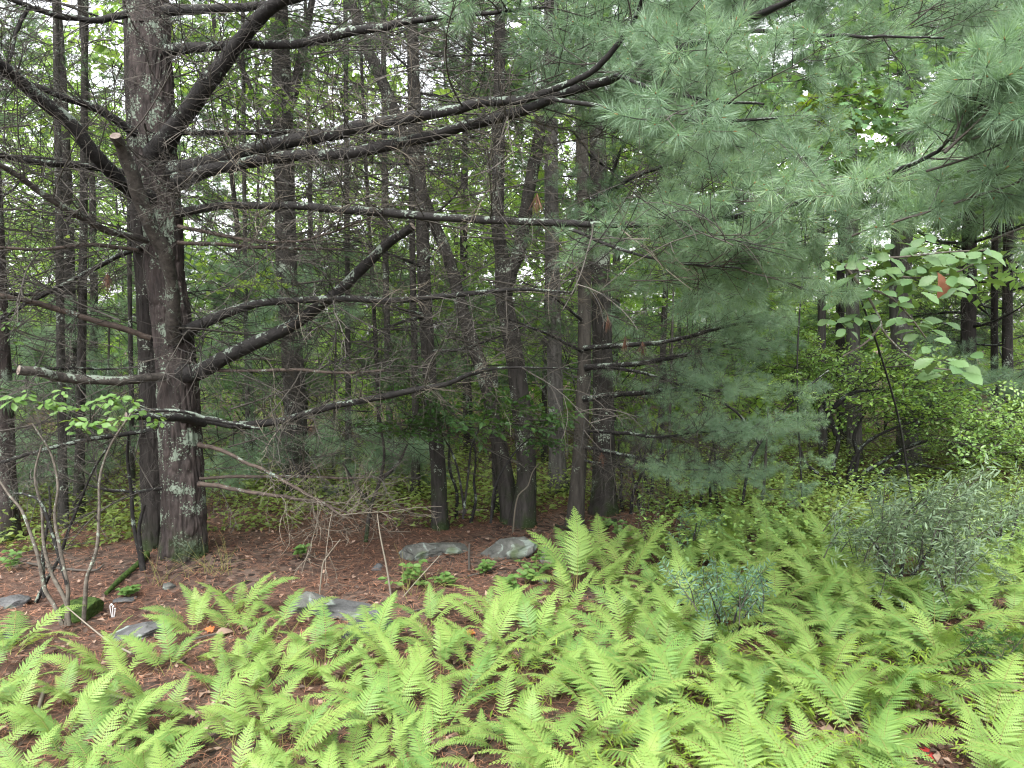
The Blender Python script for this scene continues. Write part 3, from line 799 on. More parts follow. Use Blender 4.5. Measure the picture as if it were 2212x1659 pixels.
    dress(root, *out['b18'], BOUGH_TIP, 10, .80, 1.0, .6, .85, 'bough', up_bias=-.02, ang=(15, 65))
    for px, py, d, s in ((2060, 330, 2.1, .8), (2150, 330, 2.0, .7), (2120, 400, 2.0, .8), (1990, 440, 2.2, .8), (1900, 470, 2.4, .8), (2200, 480, 2.2, .8)):
        put('bough', pick(BOUGH_TIP), out['b18'][0], frame(rel(root, P(px - 60, py + 40, d + .1)), (0.8, -.5, .25), scale=s, roll=rng.normal() * .5))
    for px, py, dx, dz, s in ((2040, 330, .75, .75, .85), (2085, 275, .6, .9, .8), (2100, 300, .95, .35, .75), (2060, 300, .25, .9, .6), (2110, 250, .85, .75, .7)):
        put('bough', BOUGH_TIP[len(BOUGH_TIP) - 1 if px > 2090 else 0], out['b18'][0], frame(rel(root, P(px, py, 2.0)), (dx, -.12, dz), scale=s, roll=rng.normal() * .5))
    # further boughs of the same tree: seen ends between the limbs, then the crown above the frame
    for px0, px1, py0, py1, d0, d1, n, s0, s1 in (
            (1180, 1500, -20, 130, 3.5, 4.4, 9, .6, .95), (1480, 2150, -120, 70, 3.0, 4.2, 20, .5, .8), (1220, 1680, 210, 440, 3.8, 5.0, 20, .6, .95),
            (1280, 1720, 470, 640, 3.4, 4.6, 19, .5, .85), (1580, 1800, 400, 560, 2.7, 3.4, 6, .5, .8), (1900, 2212, -80, 60, 3.0, 3.8, 7, .6, .9)):
        for i in range(n):
            p = P(rng.uniform(px0, px1), rng.uniform(py0, py1), rng.uniform(d0, d1))
            if in_gap(p): continue
            dr = unit(np.array([p[0] - bx, p[1] - by - 1.2, 0])) + np.array([rng.normal() * .35, rng.normal() * .35, rng.normal() * .2 + .08])
            put('bough', pick(BOUGH), tr, frame(rel(root, p - dr * .3), dr, scale=rng.uniform(s0, s1), roll=rng.normal() * .5))
    for i in range(30):
        z = rng.uniform(5, 13); a = rng.uniform(0, 2 * np.pi); r = rng.uniform(.3, 3.4) * (1 - (z - 3) / 16)
        d = np.array([math.cos(a), math.sin(a), rng.normal() * .2 + .1])
        put('bough', pick(BOUGH_FAR), tr, frame(Vector((r * d[0], r * d[1], z)), d, scale=rng.uniform(1.0, 1.7), roll=rng.normal() * .4))
    # dead sprays hanging behind and above, on the dark stem
    for i in range(125):
        p = P(rng.uniform(-150, 1250), rng.uniform(-50, 1000), rng.uniform(4.6, 6.2))
        dr = np.array([p[0] - bx, p[1] - by + rng.normal() * .5, rng.normal() * .25]); dr = unit(dr)
        put('dead_branchlet', pick(DEAD), tr2, frame(rel(root, p - dr * .5), dr, scale=rng.uniform(.8, 1.4), roll=rng.normal() * .8))
    return root
big_pine()

# ---------------------------------------------------------------- other trees whose trunks are seen
def pine_limbs(root, trunk, sp, z0, z1, n, length, live=True, base=0.35, boughs=BOUGH_FAR, dead_frac=0.3, scale=(.5, .9), per=4, az=None, avoid=None):
    """whorled limbs with boughs (live) or bare sprays (dead)"""
    for i in range(n):
        z = z0 + (z1 - z0) * (i + rng.random()) / n
        k = int(np.argmin(np.abs(sp[:, 2] - z)))
        p = sp[k, :3]
        a = rng.uniform(0, 2 * np.pi) if az is None else rng.uniform(*az)
        Ln = length * rng.uniform(.6, 1.2)
        pts, de = curve_twig(p, (math.cos(a), math.sin(a), rng.normal() * .12 + .05), Ln, 9, .25, .15)
        b = MB(); b.tube(pts, np.linspace(max(.006, sp[k, 3] * .28), .004, 9), 5)
        o = b.build('branch', M['limb'], root, loc=root.location)
        s9 = np.hstack([pts, np.zeros((9, 1))])
        if not live or rng.random() < dead_frac:
            dress(root, o, s9, DEAD, 4, .15, 1, .5, 1.0, 'dead_branchlet', roll=.9)
        else:
            dress(root, o, s9, DEAD, 2, .1, .5, .4, .8, 'dead_branchlet', roll=.9)
            dress(root, o, s9, boughs, per, base, 1, scale[0], scale[1], 'bough', ang=(20, 65))

def base_at(px, py):
    p = ground_pt(px, py)
    return p

def stem_tree(name, label, cat, pts, mat, up=11, group=None, **k):
    g = base_at(pts[0][0], pts[0][1])
    root = empty(name, tuple(g))
    tag(root, label, cat, group)
    tr, sp = trunk_part('trunk', root, pts, g[1], mat, up=up, **k)
    return root, tr, sp, g[1]

GP = 'pine trees'
# slender dark pine A
ra, ta, spa, da = stem_tree('white_pine', 'slender dark pine standing just behind the twin lichen boulders', 'pine tree',
    [(950, 1142, 34), (946, 1000, 33), (931, 850, 31), (918, 650, 29), (912, 480, 27), (905, 350, 25), (897, 200, 22), (889, 0, 19)], 'oak_bark', 10, GP, sides=26, rings=130, amp=.09, k=4, kz=9)
pine_limbs(ra, ta, spa, 1.2, 4.5, 12, 1.0, live=False)
pine_limbs(ra, ta, spa, 3.0, 8, 14, 1.2, dead_frac=.2)
# smooth grey-brown pine B
rb, tb, spb, db = stem_tree('white_pine', 'slim smooth-barked pine with bare horizontal limbs beside the fern patch', 'pine tree',
    [(1241, 1138, 36), (1250, 1020, 33), (1257, 900, 31), (1262, 800, 30), (1263, 640, 29), (1262, 480, 28), (1257, 300, 26), (1255, 180, 25), (1254, 0, 22)], 'slim_bark', 11, GP, sides=26, rings=130, amp=.035, k=3, kz=7)
for pts, y1, nb in (([(1262, 752, 12), (1330, 748, 11), (1400, 742, 10), (1480, 728, 9), (1560, 708, 7), (1640, 690, 5)], 5.0, 9), ([(1265, 795, 15), (1350, 788, 12), (1440, 775, 10), (1520, 758, 8), (1610, 735, 5)], 5.2, 9),
                    ([(1275, 792, 9), (1340, 795, 8), (1420, 815, 6), (1490, 840, 4)], 5.4, 6), ([(1262, 862, 14), (1330, 853, 12), (1400, 845, 11), (1470, 838, 8), (1560, 845, 5)], 5.0, 9),
                    ([(1262, 968, 9), (1320, 978, 9), (1380, 990, 8), (1440, 1010, 6), (1480, 1020, 4)], 5.3, 6), ([(1262, 995, 6), (1340, 1008, 5), (1430, 1015, 4), (1560, 1015, 3)], 5.6, 5),
                    ([(1262, 930, 9), (1340, 935, 8), (1420, 945, 6), (1520, 935, 5), (1620, 930, 4)], 5.0, 10), ([(1265, 470, 12), (1310, 430, 9), (1330, 350, 7), (1370, 260, 5)], 5.4, 6),
                    ([(1268, 440, 10), (1330, 400, 9), (1420, 360, 7), (1530, 330, 4)], 5.3, 8), ([(1256, 760, 7), (1180, 720, 6), (1100, 690, 4)], 5.4, 2), ([(1256, 690, 7), (1190, 640, 5), (1130, 610, 3)], 5.4, 2)):
    o, s = limb(rb, pts, db - .05, y1)
    dress(rb, o, s, DEAD, 7, .08, .8, .45, .85, 'dead_branchlet', roll=.9)
    if nb > 2: dress(rb, o, s, BOUGH, max(2, int(nb * .6)), .55, 1.0, .4, .65, 'bough', ang=(15, 50), droop=.1, roll=.3)
pine_limbs(rb, tb, spb, 2.8, 9, 16, 1.3, dead_frac=.1, per=4)

# crossing hardwood pair C
rc, tc1, spc, dc = stem_tree('hardwood_tree', 'forked hardwood with two crossing dark stems and mossy foot', 'tree',
    [(1128, 1136, 50), (1137, 1040, 44), (1135, 960, 43), (1127, 886, 42), (1114, 786, 40), (1100, 703, 38), (1087, 636, 36), (1084, 553, 30), (1075, 480, 28), (1077, 333, 26), (1080, 83, 24), (1080, 0, 22)], 'oak_bark', 11, 'hardwoods in view', sides=30, rings=150, amp=.09, k=4, kz=8)
tc2, _ = trunk_part('trunk', rc, [(1104, 1132, 46), (1100, 1103, 42), (1090, 1020, 36), (1074, 936, 33), (1057, 853, 31), (1037, 786, 30), (1014, 720, 29), (994, 653, 27), (967, 553, 25), (920, 440, 24), (850, 235, 24), (785, 85, 22), (755, 0, 20)], dc + .12, 'oak_bark', sides=24, rings=150, amp=.09, k=4, kz=8, up=8)
tc2['label'] = 'stem leaning across behind the upright one'
limb(rc, [(1090, 640, 32), (1104, 580, 30), (1120, 533, 28), (1134, 450, 27), (1154, 333, 26), (1167, 267, 24), (1185, 150, 20), (1200, 0, 16)], dc, dc - .1, 'oak_bark', sides=14, n=60)
limb(rc, [(1075, 1108, 17), (1072, 1000, 16), (1070, 900, 15), (1068, 800, 13)], dc + .5, dc + .5, 'oak_bark', sides=8)

def leafy_crown(root, tr, h0, h1, rad, n, meshes=LEAFY, s=(.8, 1.4), cx=0.0, cy=0.0):
    for i in range(n):
        z = rng.uniform(h0, h1); a = rng.uniform(0, 2 * np.pi); r = rad * math.sqrt(rng.random()) * .75
        d = np.array([math.cos(a), math.sin(a), rng.normal() * .25])
        put('leafy_bough', pick(meshes), tr, frame(Vector((cx + r * d[0], cy + r * d[1], z)), d, scale=rng.uniform(*s), roll=rng.normal() * .4))
leafy_crown(rc, tc1, 4.0, 10, 2.2, 10, s=(.9, 1.3), cy=.8)

rd, td, spd, dd_ = stem_tree('oak_tree', 'thick dark mossy oak partly hidden behind the slim smooth pine', 'tree',
    [(1304, 1108, 54), (1304, 1000, 48), (1303, 850, 45), (1300, 700, 42), (1296, 500, 38), (1290, 250, 34), (1286, 0, 30)], 'oak_bark', 12, 'hardwoods in view', sides=36, rings=130, amp=.08, k=5, kz=8)
leafy_crown(rd, td, 2.0, 3.6, .6, 9, DARKLEAF, (.8, 1.2)); leafy_crown(rd, td, 4.5, 11, 2.4, 10, s=(.9, 1.3), cy=.8)
re_, te, spe, de_ = stem_tree('oak_tree', 'pale grey hardwood with green moss around its foot, behind the crossing stems', 'tree',
    [(1206, 1062, 42), (1203, 980, 36), (1200, 880, 34), (1196, 700, 32), (1192, 500, 30), (1190, 250, 28), (1188, 0, 25)], 'grey_bark', 12, 'hardwoods in view', sides=26, rings=110, amp=.06, k=4, kz=8)
leafy_crown(re_, te, 3.0, 11, 2.4, 14, s=(.9, 1.3), cy=.8)
rf, tf, spf, df = stem_tree('oak_tree', 'broad straight oak seen through the bare twigs between the two pines', 'tree',
    [(640, 1064, 60), (640, 960, 50), (637, 860, 48), (632, 780, 46), (620, 600, 44), (616, 450, 42), (611, 250, 40), (606, 100, 37), (602, 0, 35)], 'oak_bark', 13, 'hardwoods in view', sides=30, rings=130, amp=.07, k=5, kz=8)
limb(rf, [(612, 260, 26), (635, 200, 22), (650, 130, 18), (668, 40, 14), (680, -40, 10)], df, df, 'oak_bark')
limb(rf, [(612, 330, 16), (580, 270, 13), (545, 200, 10), (500, 100, 7)], df, df + .2, 'oak_bark')
leafy_crown(rf, tf, 2.6, 9, 1.8, 20, s=(.8, 1.2), cy=.6)
rg, tg, spg, dg = stem_tree('white_pine', 'reddish weathered pine trunk cut off by the picture edge near bare shrub stems', 'pine tree',
    [(12, 1166, 52), (11, 1050, 46), (8, 950, 42), (4, 850, 40), (-3, 700, 38), (-12, 500, 36), (-24, 250, 33), (-34, 0, 30)], 'pine_bark', 10, GP, sides=34, rings=120, amp=.07, k=5, kz=9)
pine_limbs(rg, tg, spg, 1.0, 9, 26, 1.3, dead_frac=.55)
rh, th, sph, dh = stem_tree('maple_tree', 'straight grey maple trunk rising above the blueberry shrub', 'tree',
    [(1962, 1012, 50), (1962, 930, 46), (1955, 800, 45), (1947, 700, 44), (1945, 620, 43), (1952, 400, 40), (1966, 180, 36), (1972, 0, 33)], 'grey_bark', 13, 'hardwoods in view', sides=30, rings=120, amp=.06, k=5, kz=9)
for i in range(60):
    p = P(rng.uniform(1690, 2260), rng.uniform(60, 420), rng.uniform(5.2, 8.0)); d = np.array([p[0] - sph[0, 0], p[1] - sph[0, 1], 0]); d = unit(d) + rng.normal(size=3) * .3
    put('leafy_bough', pick(MAPLE), th, frame(rel(rh, p - d * .4), d, scale=rng.uniform(.9, 1.4), roll=rng.normal() * .3))
leafy_crown(rh, th, 6, 12, 2.6, 10, s=(1.2, 1.8))
for lab, pts, mt in (('thin trunk to one side of the maple, half lost in pine needles', [(1778, 1010, 18), (1776, 800, 17), (1774, 600, 16), (1770, 300, 14), (1768, 0, 12)], 'far_bark'),
                     ('grey mid-sized trunk between the maple and the thin trunk', [(1846, 1000, 30), (1844, 800, 28), (1841, 640, 27), (1838, 300, 25), (1836, 0, 22)], 'grey_bark')):
    r_, t_, s_, d_ = stem_tree('hardwood_tree', lab, 'tree', pts, mt, 11, 'hardwoods in view', sides=16, rings=60, amp=.06)
    leafy_crown(r_, t_, 2.0, 8, 2.2, 22, s=(.9, 1.5))
for lab, pts in (('dark pine with short dead limbs beyond the oak sapling', [(2092, 985, 34), (2092, 800, 31), (2093, 600, 29), (2096, 300, 26), (2098, 0, 22)]),
                 ('thin dark pine between two thicker ones at the far edge', [(2150, 980, 15), (2148, 700, 14), (2150, 400, 12), (2152, 0, 10)]),
                 ('dark straight pine nearest the picture edge beyond the shrub', [(2180, 990, 22), (2176, 700, 20), (2180, 400, 18), (2184, 0, 15)])):
    r_, t_, s_, d_ = stem_tree('white_pine', lab, 'pine tree', pts, 'pine_bark_dark', 11, GP, sides=16, rings=60, amp=.06)
    pine_limbs(r_, t_, s_, .8, 2.6, 8, 1.0, live=False); pine_limbs(r_, t_, s_, 2.4, 9, 26, 1.5, dead_frac=.1, per=5, scale=(.6, 1.0))
for lab, pts, mt in (('small grey trunk left standing behind the bare shrub', [(137, 1140, 20), (135, 1000, 18), (132, 800, 17), (128, 500, 15), (120, 0, 12)], 'far_bark'),
                     ('short dark trunk close to the big pine, beyond bare twigs', [(170, 1118, 24), (172, 1000, 20), (176, 800, 18), (180, 500, 16), (184, 0, 13)], 'oak_bark'),
                     ('thin dark trunk half hidden by the second pine stem', [(287, 1085, 11), (284, 850, 10), (280, 600, 9), (276, 0, 8)], 'oak_bark'),
                     ('brown-footed slim trunk among twigs beyond the brush', [(846, 1036, 22), (842, 930, 15), (838, 780, 14), (832, 500, 13), (828, 0, 11)], 'far_bark'),
                     ('slim dark trunk standing beside the slender dark pine', [(897, 1077, 21), (898, 950, 17), (896, 800, 15), (890, 500, 13), (884, 0, 11)], 'oak_bark'),
                     ('thin pole-like trunk beyond the big pine limbs', [(536, 1050, 12), (534, 850, 10), (530, 600, 9), (524, 0, 8)], 'far_bark'),
                     ('straight grey pole between the oak and the brush', [(752, 1020, 14), (752, 800, 12), (750, 500, 11), (746, 0, 9)], 'far_bark')):
    r_, t_, s_, d_ = stem_tree('hardwood_tree', lab, 'tree', pts, mt, 10, 'hardwoods in view', sides=14, rings=50, amp=.07)
    leafy_crown(r_, t_, 1.8, 7, 1.6, 10, s=(.7, 1.1), cy=.7)

# ---------------------------------------------------------------- trees deeper in the woods
WOOD_MARKS = [(-60, 'by the reddish edge pine'), (110, 'behind the bare azalea'), (250, 'just past the big pine'), (450, 'under the big pine limbs'), (620, 'around the broad oak'), (760, 'between broad oak and slender pine'), (920, 'behind the slender dark pine'),
    (1090, 'behind the crossing stems'), (1270, 'behind the slim smooth pine'), (1480, 'behind the young pines'), (1700, 'behind the sassafras sapling'), (1870, 'behind the oak sapling'), (1980, 'around the maple trunk'), (2120, 'among the dark edge pines'), (2300, 'past the edge of the shrub')]
def far_trees():
    spots = [(-4.6, 7.6), (-3.4, 9.4), (-1.7, 8.9), (-.6, 10.2), (.5, 9.2), (1.9, 8.8), (-5.6, 9.8)]
    fixed = len(spots)
    tries = 0
    while len(spots) < 66 and tries < 6000:
        tries += 1
        y = 9.6 + 24 * rng.random() ** 1.1
        x = rng.uniform(-1, 1) * (0.74 * y + 3.0)
        if any((x - a) ** 2 + (y - c) ** 2 < (1.15 + .03 * y) ** 2 for a, c in spots): continue
        spots.append((x, y))
    for i, (x, y) in enumerate(spots):
        g = float(gz(x, y))
        pine = i < fixed or (rng.random() < (.4 if y < 17 else .14))
        root = empty('white_pine' if pine else 'hardwood_tree', (x, y, g))
        mk = min(WOOD_MARKS, key=lambda q: abs(q[0] - pix((x, y, g + 1.5))[0]))[1]
        dist = 'near' if y < 14 else ('farther' if y < 22 else 'most distant')
        if pine:
            tag(root, f'{dist} shaded pine with dark needles in the woods {mk}', 'pine tree', f'pines {mk}')
        else:
            tag(root, f'{dist} leafy hardwood in the woods {mk}', 'tree', f'hardwoods {mk}')
        h = rng.uniform(9, 12); r0 = rng.uniform(.025, .075)
        n = 26; t = np.linspace(0, 1, n)
        lean = rng.normal(size=2) * .35
        path = np.stack([x + lean[0] * t + .12 * np.sin(t * 5 + i), y + lean[1] * t, g - .2 + t * (h + .2)], -1)
        rad = r0 * (1.0 - .8 * t) * (1 + .5 * np.exp(-t * 40))
        b = MB(); b.tube(path, rad, 12, disp=bark_disp(3, 4, .07))
        tr = b.build('trunk', pick([M['far_bark'], M['oak_bark'], M['grey_bark']]) if not pine else M['pine_bark_dark'], root, smooth=True, loc=root.location)
        sp = np.hstack([path, rad[:, None]])
        if pine:
            nb = 24 if y < 18 else 20
            for j in range(nb):
                z = .9 + (h - .9) * rng.random() ** 1.5; a = rng.uniform(0, 2 * np.pi); rr = (0.25 + 1.0 * rng.random()) * (1.1 - z / h * .7)
                d = np.array([math.cos(a), math.sin(a), rng.normal() * .12 + .04])
                put('bough', pick(BOUGH_FAR), tr, frame(Vector((rr * d[0], rr * d[1], z)), d, scale=rng.uniform(.8, 1.35), roll=rng.normal() * .3))
            for j in range(12):
                z = rng.uniform(.5, 4); a = rng.uniform(0, 2 * np.pi)
                put('dead_branchlet', pick(DEAD), tr, frame(Vector((0, 0, z)), (math.cos(a), math.sin(a), rng.normal() * .15), scale=rng.uniform(1.0, 1.8), roll=rng.normal()))
        else:
            nb = 34 if y < 18 else 40
            for j in range(nb):
                z = 0.6 + (h - 0.6) * rng.random() ** 1.45; a = rng.uniform(0, 2 * np.pi); rr = rng.uniform(.2, 1.9)
                d = np.array([math.cos(a), math.sin(a), rng.normal() * .25])
                put('leafy_bough', pick(LEAFY), tr, frame(Vector((rr * d[0], rr * d[1], z)), d, scale=rng.uniform(1.1, 2.0), roll=rng.normal() * .5))
far_trees()

def wood_shrubs():
    n = 0
    while n < 26:
        y = rng.uniform(8.6, 20); x = rng.uniform(-1, 1) * (.72 * y + 1.5)
        g = float(gz(x, y)); root = empty('understory_shrub', (x, y, g)); mk = min(WOOD_MARKS, key=lambda q: abs(q[0] - pix((x, y, g + 1.5))[0]))[1]; tag(root, ('near' if y < 13 else 'farther') + ' leafy understory shrub ' + mk, 'shrub', 'understory shrubs ' + mk)
        b = MB()
        for k in range(4):
            tw, _ = curve_twig((0, 0, -.05), (rng.normal() * .4, rng.normal() * .4, 1), rng.uniform(1.2, 2.4), 8, .4); b.tube(tw, np.linspace(.012, .004, 8), 5)
        b.build('stem', M['limb'], root)
        for k in range(15):
            a = rng.uniform(0, 6.28); d = np.array([math.cos(a), math.sin(a), rng.normal() * .3]); z = rng.uniform(.4, 2.8)
            put('leafy_bough', pick(LEAFY), root, frame(Vector((d[0] * rng.uniform(0, .5), d[1] * rng.uniform(0, .5), z)), d, scale=rng.uniform(.6, 1.1), roll=rng.normal() * .5))
        n += 1
wood_shrubs()

def distant_woods():
    """the far wood that reads as one mass"""
    b = MB()
    n = 40000
    x = rng.uniform(-38, 38, n); y = rng.uniform(30, 44, n); z = -1.0 + 16 * rng.random(n) ** 1.25
    c = np.stack([x, y, z], -1)
    keep = fbm(c * 0.35, 3) > -.12 - .1 * (6 - z) / 6
    c = c[keep]; n = len(c)
    d = unit(rng.normal(size=(n, 3))); e = unit(np.cross(d, rng.normal(size=(n, 3))))
    L_ = rng.uniform(.12, .3, n)[:, None]
    v = np.stack([c - d * L_, c + e * L_ * .5, c + d * L_, c - e * L_ * .5], 1).reshape(-1, 3)
    b.add(v, quads=np.arange(n * 4).reshape(-1, 4))
    o = b.build('distant_woods', M['leaf'])
    tag(o, 'distant mass of leaves closing the view through the trunks', 'woods', kind='stuff')
distant_woods()

# ---------------------------------------------------------------- rocks
def rock(name, label, px, py, wpx, hpx, depth_f=0.6, mat='rock', rot=0.0, seed=0, sink=.35, cuts=9, tilt=0.0, group='rocks on the forest floor', rough=.05):
    g = ground_pt(px, py)
    rs = np.random.default_rng(seed + 100)
    import bmesh
    bm = bmesh.new(); bmesh.ops.create_icosphere(bm, subdivisions=5 if wpx > 60 else 4, radius=1.0)
    v = np.array([q.co[:] for q in bm.verts]); f = np.array([[q.index for q in t.verts] for t in bm.faces]); bm.free()
    for _ in range(cuts):
        n = unit(rs.normal(size=3) * np.array([1, 1, .8])); h = rs.uniform(.55, .85)
        s = v @ n - h
        v = v - np.clip(s, 0, None)[:, None] * n
    v = v * (1 + rough * fbm(v * 2.2 + seed, 4)[:, None] * 2) + .035 * vnoise(v * 7 + seed)[:, None] * v - .06 * (np.abs(vnoise(np.stack([v[:, 0] * 1.2, v[:, 1] * 1.2, v[:, 2] * 5], -1) + seed)) < .08)[:, None] * v
    w = wpx / F * g[1]; hh = hpx / F * g[1]
    v = v * np.array([w * .62, w * .62 * depth_f, hh * .95])
    ct, st = math.cos(tilt), math.sin(tilt)
    v = v @ np.array([[ct, 0, -st], [0, 1, 0], [st, 0, ct]])
    c, s = math.cos(rot), math.sin(rot)
    v = v @ np.array([[c, s, 0], [-s, c, 0], [0, 0, 1]])
    b = MB(); b.add(v, tris=f)
    o = b.build(name, M[mat])
    o.location = (g[0], g[1] + w * .2, g[2] + hh * (.6 - sink))
    tag(o, label, 'rock', group)
    return o
rock('boulder', 'pale lichen-covered boulder with an overhanging lip, in front of the slender pine', 905, 1206, 98, 24, .7, 'rock', .1, 3, .3, 12, .12)
rock('boulder', 'flat pale stone lying against the boulder with the overhanging lip', 968, 1194, 88, 14, .7, 'rock', -.1, 8, .2, 10, .05)
rock('boulder', 'domed grey-green boulder with a dark hollow beneath, below the crossing stems', 1102, 1204, 124, 31, .7, 'rock', .05, 5, .3, 11, -.08)
rock('rock_slab', 'long flat grey slab among the ferns', 745, 1344, 225, 17, .4, 'slate', -.22, 21, .25, 12, .08)
rock('rock_slab', 'angular lichen-topped end block of the long slab', 655, 1326, 86, 32, .7, 'rock', .3, 14, .25, 8, .1)
rock('rock_slab', 'dark slate edge poking from under the long slab', 800, 1380, 120, 42, .5, 'slate', .25, 17, .3, 9, -.3)
rock('rock', 'low dark stone with a pale rim beside the fern at the needle bank', 290, 1380, 110, 24, .5, 'slate', .2, 31, .3, 9, -.12)
mr = rock('mossy_rock', 'rounded rock cushioned in green moss under the bare shrub stems', 168, 1338, 80, 34, .8, 'moss', .2, 40, .25, 5)
rock('rock', 'small pale stone half buried in needles below the big pine', 362, 1272, 34, 9, .7, 'rock', .2, 51, .3)
rock('rock', 'thin stone slice in the needle bank above the ghost pipe', 265, 1302, 46, 8, .7, 'slate', .6, 52, .3)
rock('rock', 'little grey stone on needles near the brush pile', 815, 1232, 24, 11, .7, 'slate', .2, 53, .2)
rock('rock', 'blocky pale stone at the corner of the domed boulder', 1186, 1216, 34, 16, .8, 'rock', .4, 54, .2)
rock('rock', 'round pebble on top of the blocky pale stone', 1178, 1196, 16, 9, .8, 'rock', .4, 55, .0)
rock('rock', 'small flat stone at the base of the tall fern', 1174, 1260, 20, 8, .8, 'rock', .4, 56, .2)
rock('rock', 'pale pebble beside the tall fern stem', 1202, 1246, 16, 9, .8, 'rock', .4, 57, .2)
rock('rock', 'grey stone showing between ferns under dark shrub stems', 1531, 1142, 36, 14, .8, 'slate', .4, 58, .2)
rock('rock', 'flat mossy stone at the picture edge by the needle bank', 20, 1312, 66, 16, .7, 'slate', .1, 59, .3)
rock('rock', 'dark stone at the edge below a drooping fern', 6, 1395, 50, 22, .7, 'slate', .1, 60, .3)
rock('rock', 'pale boulder far back on the green forest floor', 712, 1070, 60, 20, .8, 'rock', .1, 61, .2)

# ---------------------------------------------------------------- fallen wood
def stick(name, label, pts, wpx, mat, lift=.012, cat='stick', group='sticks on the ground', rough=.15):
    rows = []
    for px, py in pts:
        g = ground_pt(px, py); r = wpx / 2 / F * g[1]
        rows.append([g[0], g[1], g[2] + r * .6 + lift, r])
    sp = smooth_path(rows, 26); sp[:, 3] *= np.linspace(1, .65, 26)
    b = MB(); b.tube(sp[:, :3], sp[:, 3], 8, disp=lambda th, s, rr: 1 + rough * vnoise(np.stack([np.cos(th) * 2, np.sin(th) * 2, s * 25], -1)), cap=True)
    o = b.build(name, M[mat], None, smooth=True)
    tag(o, label, cat, group)
stick('mossy_root', 'moss-covered root running down from the big pine', [(318, 1205), (300, 1225), (262, 1258), (230, 1290)], 15, 'moss', cat='root')
stick('log', 'short pale fallen log between the dark pine and the crossing stems', [(985, 1113), (1015, 1109), (1052, 1107)], 8, 'cut', cat='log')
stick('stick', 'light barkless stick lying on red needles', [(233, 1508), (262, 1514), (292, 1524)], 7, 'twig_pale')
stick('stick', 'grey stick pointing away between ferns by the picture corner', [(76, 1580), (84, 1540), (97, 1493)], 11, 'twig_pale')
stick('stick', 'crooked dark stick beneath the fern by the long slab', [(395, 1396), (430, 1384), (474, 1374)], 6, 'twig')
stick('stick', 'thin dark branch lying behind the bare shrub', [(60, 1222), (120, 1232), (200, 1238), (225, 1225)], 6, 'twig')
stick('stick', 'curved thin stick on the needles in front of the domed boulder', [(1010, 1250), (1060, 1236), (1100, 1216)], 4, 'twig')
stick('stick', 'straight thin twig across bare litter right of the slab', [(885, 1330), (905, 1322), (930, 1318)], 4, 'twig')
stick('fallen_branch', 'dark fallen branch half hidden behind the fern patch', [(1330, 1130), (1290, 1150), (1240, 1150), (1200, 1140)], 9, 'oak_bark', cat='log')

def upright_twig(label, pts, d0, d1, w0, w1, mat='twig_pale'):
    m = len(pts); rows = []
    for i, (px, py) in enumerate(pts):
        d = d0 + (d1 - d0) * i / (m - 1)
        rows.append([*P(px, py, d), (w0 + (w1 - w0) * i / (m - 1)) / 2 / F * d])
    sp = smooth_path(rows, 16)
    b = MB(); b.tube(sp[:, :3], sp[:, 3], 5)
    o = b.build('dead_sapling', M[mat]); tag(o, label, 'twig', 'bare upright twigs')
g = ground_pt(846, 1296)[1]; upright_twig('bare thin sapling stem rising through the brush', [(846, 1298), (836, 1230), (822, 1160), (815, 1110)], g, g, 5, 2.5)
g = ground_pt(1014, 1232)[1]; upright_twig('short broken stub standing between the two boulders', [(1014, 1234), (1013, 1200), (1014, 1175)], g, g, 6, 5, 'twig')
g = ground_pt(690, 1288)[1]; upright_twig('forked bare twig standing near the lichen-topped slab block', [(690, 1290), (697, 1222), (708, 1200), (735, 1165)], g, g, 4, 2)
g = ground_pt(1120, 1150)[1]; upright_twig('pale crooked dead sapling before the crossing stems', [(1108, 1150), (1112, 1105), (1120, 1070), (1140, 1050), (1150, 1020), (1165, 1000)], g, g - .3, 4, 2)
g = ground_pt(285, 1410)[1]; upright_twig('bent orange-brown twig leaning over the ferns', [(285, 1412), (235, 1385), (190, 1350), (145, 1312)], g - .3, g + .2, 5, 2.5)
g = ground_pt(885, 1290)[1]; upright_twig('slanting pale dry stem on the red litter', [(870, 1290), (900, 1255), (950, 1200)], g, g + .1, 3, 2)

